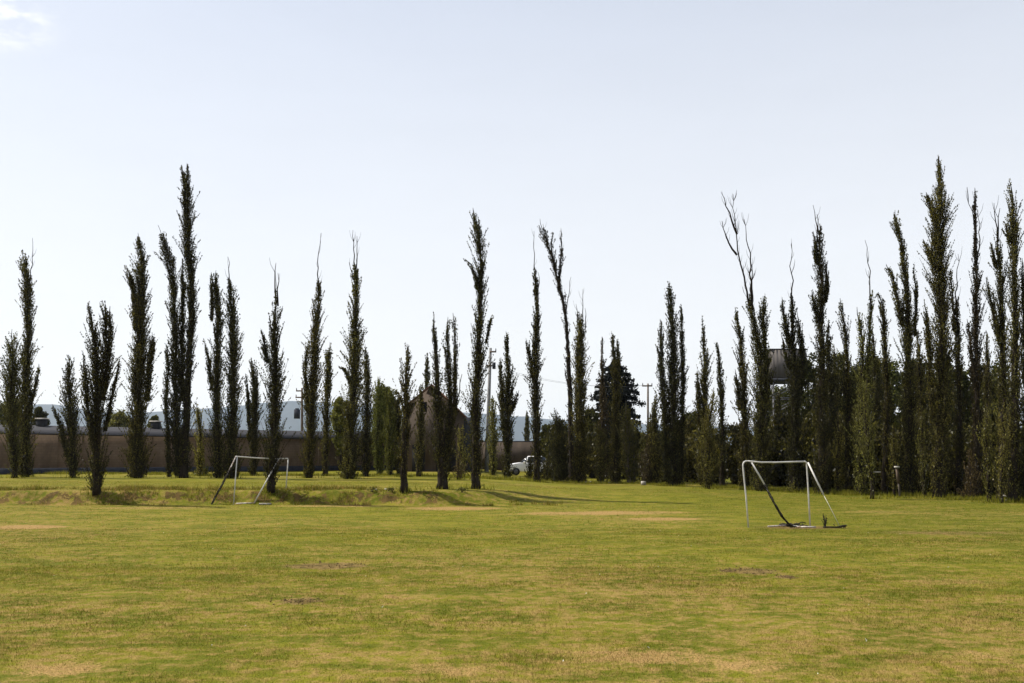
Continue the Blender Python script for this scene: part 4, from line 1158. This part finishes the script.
# ------------------------------------------------------------------ car behind the trees
def car():
    D = 77.5
    a, b = ray(507.5, 480); x0 = a * D; g0 = float(gz(x0, D))
    root = thing('parked_car', (x0, D, g0), 'white compact car parked beyond the trees, its bonnet pointing left', 'car')
    s = 3.55 / 3.6
    prof = [(0.02, .30), (0.0, .52), (.06, .72), (.22, .83), (.62, .93), (1.02, .98), (1.55, 1.40), (1.75, 1.46), (2.75, 1.45), (3.05, 1.36), (3.42, .98), (3.58, .90), (3.60, .50), (3.56, .30)]
    lower = [(0.02, .30), (0.0, .52), (.06, .72), (.22, .83), (.62, .93), (1.02, .98), (3.42, .98), (3.58, .90), (3.60, .50), (3.56, .30)]
    def extr(mb, pr, y0, y1, inset=0.0, zt=None):
        n = len(pr); v = []
        for (yy) in (y0, y1):
            for (x, z) in pr: v.append([x * s, yy, z * s])
        mb.add(v, [[i, (i + 1) % n, n + (i + 1) % n, n + i] for i in range(n)], [[0, i + 1, i] for i in range(1, n - 1)] + [[n, n + i, n + i + 1] for i in range(1, n - 1)])
    mb = MB(); extr(mb, lower, 0, 1.6)
    bd = mb.build('body', M['paint'], root)
    m_ = bd.modifiers.new('round', 'BEVEL'); m_.width = .06; m_.segments = 3; m_.limit_method = 'ANGLE'
    cab = [(1.02, .985), (1.55, 1.40), (1.75, 1.46), (2.75, 1.45), (3.05, 1.36), (3.40, .985)]
    mb = MB()
    n = len(cab); v = []
    for (k, yy) in ((0, 0), (1, 1)):
        for (x, z) in cab:
            ins = .06 + .20 * (z - .98) / .48
            v.append([x * s, ins if k == 0 else 1.6 - ins, z * s])
    mb.add(v, [[i, (i + 1) % n, n + (i + 1) % n, n + i] for i in range(n)], [[0, i + 1, i] for i in range(1, n - 1)] + [[n, n + i, n + i + 1] for i in range(1, n - 1)])
    mb.build('windows', M['glass'], root)
    mb = MB(); mb.box((2.25 * s, .8, 1.47 * s), (1.15, 1.2, .05), 0, .92); mb.build('roof', M['paint'], root)
    for (xx) in (1.62, 2.3, 3.0):
        mb = MB(); z1 = 1.43 if xx < 2.9 else 1.30
        mb.tube([[xx * s - (.12 if xx < 2.9 else -.12), .045, .99 * s], [xx * s, .235, z1 * s]], .03, 5); mb.build('pillar', M['paint'], root)
    for xx in (.68, 2.92):
        for yy in (-.01, 1.61):
            mb = MB(); t = np.linspace(0, 2 * math.pi, 21)
            c = np.array([xx * s, yy, .29]); sgn = 1 if yy < .5 else -1
            mb.tube([c + [0, -.02 * sgn, 0], c + [0, .17 * sgn, 0]], .29, 20)
            wh = mb.build('wheel', M['rubber'], root)
            mb = MB(); mb.tube([c + [0, -.035 * sgn, 0], c + [0, -.021 * sgn, 0]], .17, 14); mb.build('rim', M['steel'], wh)
    mb = MB(); mb.box((.07 * s, .22, .68 * s), (.10, .26, .13)); mb.build('headlight', M['lamp'], root)
    mb = MB(); mb.box((.07 * s, 1.38, .68 * s), (.10, .26, .13)); mb.build('headlight', M['lamp'], root)
    mb = MB(); mb.box((3.585 * s, .16, .80 * s), (.06, .2, .2)); mb.build('tail_light', M['red'], root)
    mb = MB(); mb.box((3.585 * s, 1.44, .80 * s), (.06, .2, .2)); mb.build('tail_light', M['red'], root)
    mb = MB(); mb.box((1.32 * s, -.09, 1.03 * s), (.12, .18, .13)); mb.build('mirror', M['paint'], root)
    mb = MB(); mb.box((1.95 * s, -.004, .80 * s), (.16, .02, .03)); mb.build('door_handle', M['dark'], root)
    root.rotation_euler = (0, 0, R(4))


car()


# ------------------------------------------------------------------ small things under the trees
def stone(px, py, r, label, group=None, mat='stone'):
    g = ground(px, py)
    n, m = 9, 6; v = []
    for i in range(m + 1):
        for j in range(n):
            th, ph = math.pi * i / m, 2 * math.pi * j / n
            k = 1 + .3 * (random.random() - .5)
            v.append([math.sin(th) * math.cos(ph) * r * k, math.sin(th) * math.sin(ph) * r * .8 * k, math.cos(th) * r * .6 * k + r * .35])
    q = [[i * n + j, (i + 1) * n + j, (i + 1) * n + (j + 1) % n, i * n + (j + 1) % n] for i in range(m) for j in range(n)]
    mb = MB(); mb.add(v, q); o = mb.build('pale_stone', M[mat]); o.location = g
    tag(o, label, 'stone', group)


stone(386, 490, .075, 'pale stone on the bank top, left of the slender thin trunked poplar', 'pale stones on the grassy bank')
stone(376, 490, .055, 'smaller pale stone on the bank top, left of another one', 'pale stones on the grassy bank')
stone(402.5, 491, .065, 'pale stone at the foot of the slender thin trunked poplar on the bank', 'pale stones on the grassy bank')
stone(609, 483.2, .10, 'small white stone on the grass edge below the cedar', 'white stones at the foot of the trees')
stone(591, 482.4, .09, 'small white stone at the foot of the bushy spiky crowned poplar', 'white stones at the foot of the trees')
stone(586, 482.6, .09, 'small white stone against the trunk of the bushy spiky crowned poplar', 'white stones at the foot of the trees')
for (px, py, lab) in ((372, 492, 'dark weed tuft on the bank face, below two pale stones'), (392, 492, 'dark weed tuft on the bank face, right of the pale stones'),
                      (462, 492, 'dark upright weed tuft on the bank between the two right bank poplars')):
    g = ground(px, py); w = thing('bank_weed', g, lab, 'weed', 'dark weed tufts on the bank')
    mb = MB(); leaf_quads(mb, rng.normal(0, 1, (90, 3)) * [.13, .08, .06] + [0, 0, .11], .07); mb.build('leaves', M['leaf_green'], w)
    mb = MB()
    for k in range(8):
        a = rng.uniform(0, 6.28); mb.tube([[0, 0, -.05], [math.cos(a) * .11, math.sin(a) * .08, .19]], [.010, .005], 4)
    mb.build('stem', M['bark'], w)
# clods on the bare spots and small white flower heads in the turf
mb = MB()
for (cx, cy, rx, ry, s_, so_) in SP3:
    if so_ < 1 or cy > 27: continue
    for _ in range(60):
        x = cx + rng.normal(0, .42) * rx; y = cy + rng.normal(0, .42) * ry; r_ = rng.uniform(.006, .026) * rng.uniform(.5, 1)
        v = rng.normal(0, 1, (6, 3)); 
        o_ = np.array([[1, 0, 0], [0, 1, 0], [-1, 0, 0], [0, -1, 0], [0, 0, 1], [0, 0, -1.]]) * rng.uniform(.6, 1.4, (6, 1)) * r_
        mb.add(o_ + [x, y, float(gz(x, y)) + r_ * .4], None, [[0, 1, 4], [1, 2, 4], [2, 3, 4], [3, 0, 4], [1, 0, 5], [2, 1, 5], [3, 2, 5], [0, 3, 5]])
M['soil'] = simple('dry_clods', (.07, .048, .022), (.17, .115, .055), 7, .95)
tag(mb.build('soil_clods', M['soil']), kind='stuff')
mb = MB(); n = 60
y = np.sqrt(rng.uniform(9.5 ** 2, 30 ** 2, n)); x = rng.uniform(-1, 1, n) * (.53 * y + 2)
for xx, yy in zip(x, y):
    leaf_quads(mb, np.array([[xx, yy, float(gz(xx, yy)) + .045]] * 3) + rng.normal(0, .005, (3, 3)), .018)
M['petal'] = simple('petals', (.55, .54, .48), (.7, .68, .6), 5, .8)
tag(mb.build('clover_flowers', M['petal']), kind='stuff')
# the pale block right of the two pale trunks
g = ground(646, 485.6); mb = MB(); mb.box((0, 1.2, .12), (.27, .25, .25), .3, .92)
o = mb.build('pale_block', M['board']); o.location = g; tag(o, 'square pale block on the ground under the low cone shaped poplar', 'block')
# plank nailed to the thin sapling
g = at(877, 472, ground(872, 499)[1] - .1)
mb = MB(); mb.box((0, 0, 0), (.36, .03, .07), .05); o = mb.build('plank', M['board']); o.location = g
tag(o, 'short pale plank fixed level on a thin dark trunk in the right row', 'plank')
# thin upright with pale ends, shaped after an unclear pale streak
g = ground(899, 496.5); root = thing('pale_upright', g, 'thin dark upright with a small pale top and a whitish foot', 'post')
hh = at(897.5, 467, g[1])[2] - g[2]
mb = MB(); mb.tube([[.0, 0, .05 + hh * .42], [-.05, 0, hh - .03]], .075, 8); mb.build('pole', M['wood'], root)
mb = MB(); mb.tube([[.03, 0, -.1], [.03, 0, hh * .25], [0, 0, .05 + hh * .42]], .05, 8); mb.build('pale_foot', M['palebark'], root)
mb = MB(); mb.box((-.05, -.02, hh), (.22, .2, .09)); mb.build('board', M['board'], root)  # pale block capping the upright
# fallen poles
for (a, b, lab, r) in (((1003, 495.5), (1024, 501.5), 'upper pale pole of two lying in the shade at the right edge', .035), ((1006, 500.5), (1022, 501.2), 'lower pale pole of two lying in the shade at the right edge', .045)):
    A = ground(1005, 502.5); D = A[1] + .6
    p, q = at(a[0], a[1], D), at(b[0], b[1], D + .4)
    q[2] = max(q[2], float(gz(q[0], q[1])) + .05); p[2] = max(p[2], float(gz(p[0], p[1])) + .05)
    mb = MB(); mb.tube([p, (p + q) / 2, q], r, 7); o = mb.build('fallen_pole', M['board'], None, p); o.location = p
    tag(o, lab, 'pole', 'pale poles lying under the trees')

# ------------------------------------------------------------------ hills and air
prof = [(-700, 418), (-300, 414), (0, 409), (35, 403), (62, 405), (100, 411), (150, 412), (200, 408), (260, 403), (300, 400), (340, 404), (400, 409), (470, 412), (520, 417), (560, 420), (640, 424), (800, 428), (1024, 426), (1400, 420), (1800, 424)]
px_ = np.linspace(-700, 1800, 160); py_ = np.interp(px_, [p[0] for p in prof], [p[1] for p in prof]) + rng.normal(0, .5, 160)
v = []; rows = 9
for j in range(rows):
    t = j / (rows - 1)
    for i in range(160):
        top = at(px_[i], py_[i], 6500.)
        D = 5600 + 1800 * t
        k = math.sin(math.pi * t) ** .8
        hgt = top[2] * k * (1 if j == rows // 2 else rng.uniform(.9, 1.02)) - 2
        v.append([top[0] / 6500 * D, D, max(hgt, -1.5) if 0 < j < rows - 1 else -1.5])
i = (np.arange(rows - 1)[:, None] * 160 + np.arange(159)[None]); q = np.stack([i, i + 1, i + 161, i + 160], -1).reshape(-1, 4)
M['hill'] = simple('haze_blue_hills', (.020, .036, .060), (.036, .055, .080), .01, .95)  # woods tinted blue, part of the distance haze put into the colour
mb = MB(); mb.add(v, q); tag(mb.build('hills', M['hill'], smooth=True), kind='structure')

HAZE = .000055
mb = MB(); mb.box((0, 3600, 168), (17000, 9400, 346))
m, nt, out = newmat('haze_air'); vol = nt.nodes.new('ShaderNodeVolumePrincipled')
vol.inputs['Color'].default_value = (.74, .84, .98, 1); vol.inputs['Density'].default_value = HAZE; vol.inputs['Anisotropy'].default_value = .2
nt.links.new(vol.outputs[0], out.inputs['Volume'])
tag(mb.build('haze', m), kind='stuff')

# ------------------------------------------------------------------ light
SUN_EL, LX, LY = 53., .94, -.34          # direction the light travels on the ground
az = math.atan2(-LX, -LY)                # sun azimuth from +Y towards +X
wd = bpy.data.worlds.new('World'); sc.world = wd; wd.use_nodes = True
nt = wd.node_tree; nt.nodes.clear(); k = NT(nt)
sky = k.n('TexSky'); sky.sky_type = 'NISHITA'; sky.sun_disc = False
sky.sun_elevation = R(SUN_EL); sky.sun_rotation = az
sky.altitude = 300; sky.air_density = 1.0; sky.dust_density = 2.0; sky.ozone_density = 1.0
tc = k.n('TexCoord')
# a thin white cloud in the upper left of the sky
cd = at(2, 14, 1.) - [0, 0, EYE]; cd = cd / np.linalg.norm(cd)
mp = k.n('VectorMath', operation='SUBTRACT'); k.l(tc.outputs['Generated'], mp.inputs[0]); mp.inputs[1].default_value = cd
ln_ = k.n('VectorMath', operation='LENGTH'); k.l(k.scl(mp.outputs[0], (1, 1, 1.5)), ln_.inputs[0])
nz = k.noise(k.scl(tc.outputs['Generated'], (1, 1, 2.6)), 16, 6, .6)
cl = k.math('MULTIPLY', k.rng(ln_.outputs['Value'], .008, .058, 1, 0), k.rng(nz, .38, .60))
sz = k.n('SeparateXYZ'); k.l(tc.outputs['Generated'], sz.inputs[0])
veil = k.rng(sz.outputs[2], .0, .9, .88, .15)          # thin high haze, thickest low in the sky
hazy = k.mix(veil, sky.outputs[0], (6.55, 6.60, 6.76))
st = k.noise(k.scl(tc.outputs['Generated'], (2.2, 2.2, 9)), 2.6, 5, .6)
hv = k.n('VectorMath', operation='SCALE'); k.l(hazy, hv.inputs[0]); k.l(k.rng(st, .3, .7, .992, 1.010), hv.inputs['Scale'])
hazy = hv.outputs[0]
mx = k.mix(k.math('MULTIPLY', cl, .85), hazy, (7.9, 7.9, 7.9))
bg = k.n('Background'); bg.inputs['Strength'].default_value = .10
k.l(mx, bg.inputs[0])
wo = k.n('OutputWorld'); k.l(bg.outputs[0], wo.inputs[0])

sl = bpy.data.lights.new('sun', 'SUN'); sl.energy = 5.0; sl.angle = R(.53); sl.color = (1, .93, .82)
so = bpy.data.objects.new('sun', sl); col.objects.link(so)
from mathutils import Vector
hl = math.hypot(LX, LY); ce = math.cos(R(SUN_EL))
so.rotation_euler = Vector((LX / hl * ce, LY / hl * ce, -math.sin(R(SUN_EL)))).to_track_quat('-Z', 'Y').to_euler()
so.location = (-30, 20, 60)

cam = bpy.data.cameras.new('camera'); cam.lens = 35; cam.sensor_width = 36; cam.clip_start = .1; cam.clip_end = 20000
co = bpy.data.objects.new('camera', cam); col.objects.link(co)
co.location = (0, 0, EYE); co.rotation_euler = (R(90) + PITCH, 0, 0)
sc.camera = co
sc.view_settings.view_transform = 'Standard'; sc.view_settings.look = 'None'
sc.view_settings.exposure = 0.62; sc.view_settings.gamma = 1
sc.cycles.max_bounces = 8; sc.cycles.diffuse_bounces = 2; sc.cycles.transmission_bounces = 4; sc.cycles.volume_bounces = 2
sc.cycles.use_denoising = True
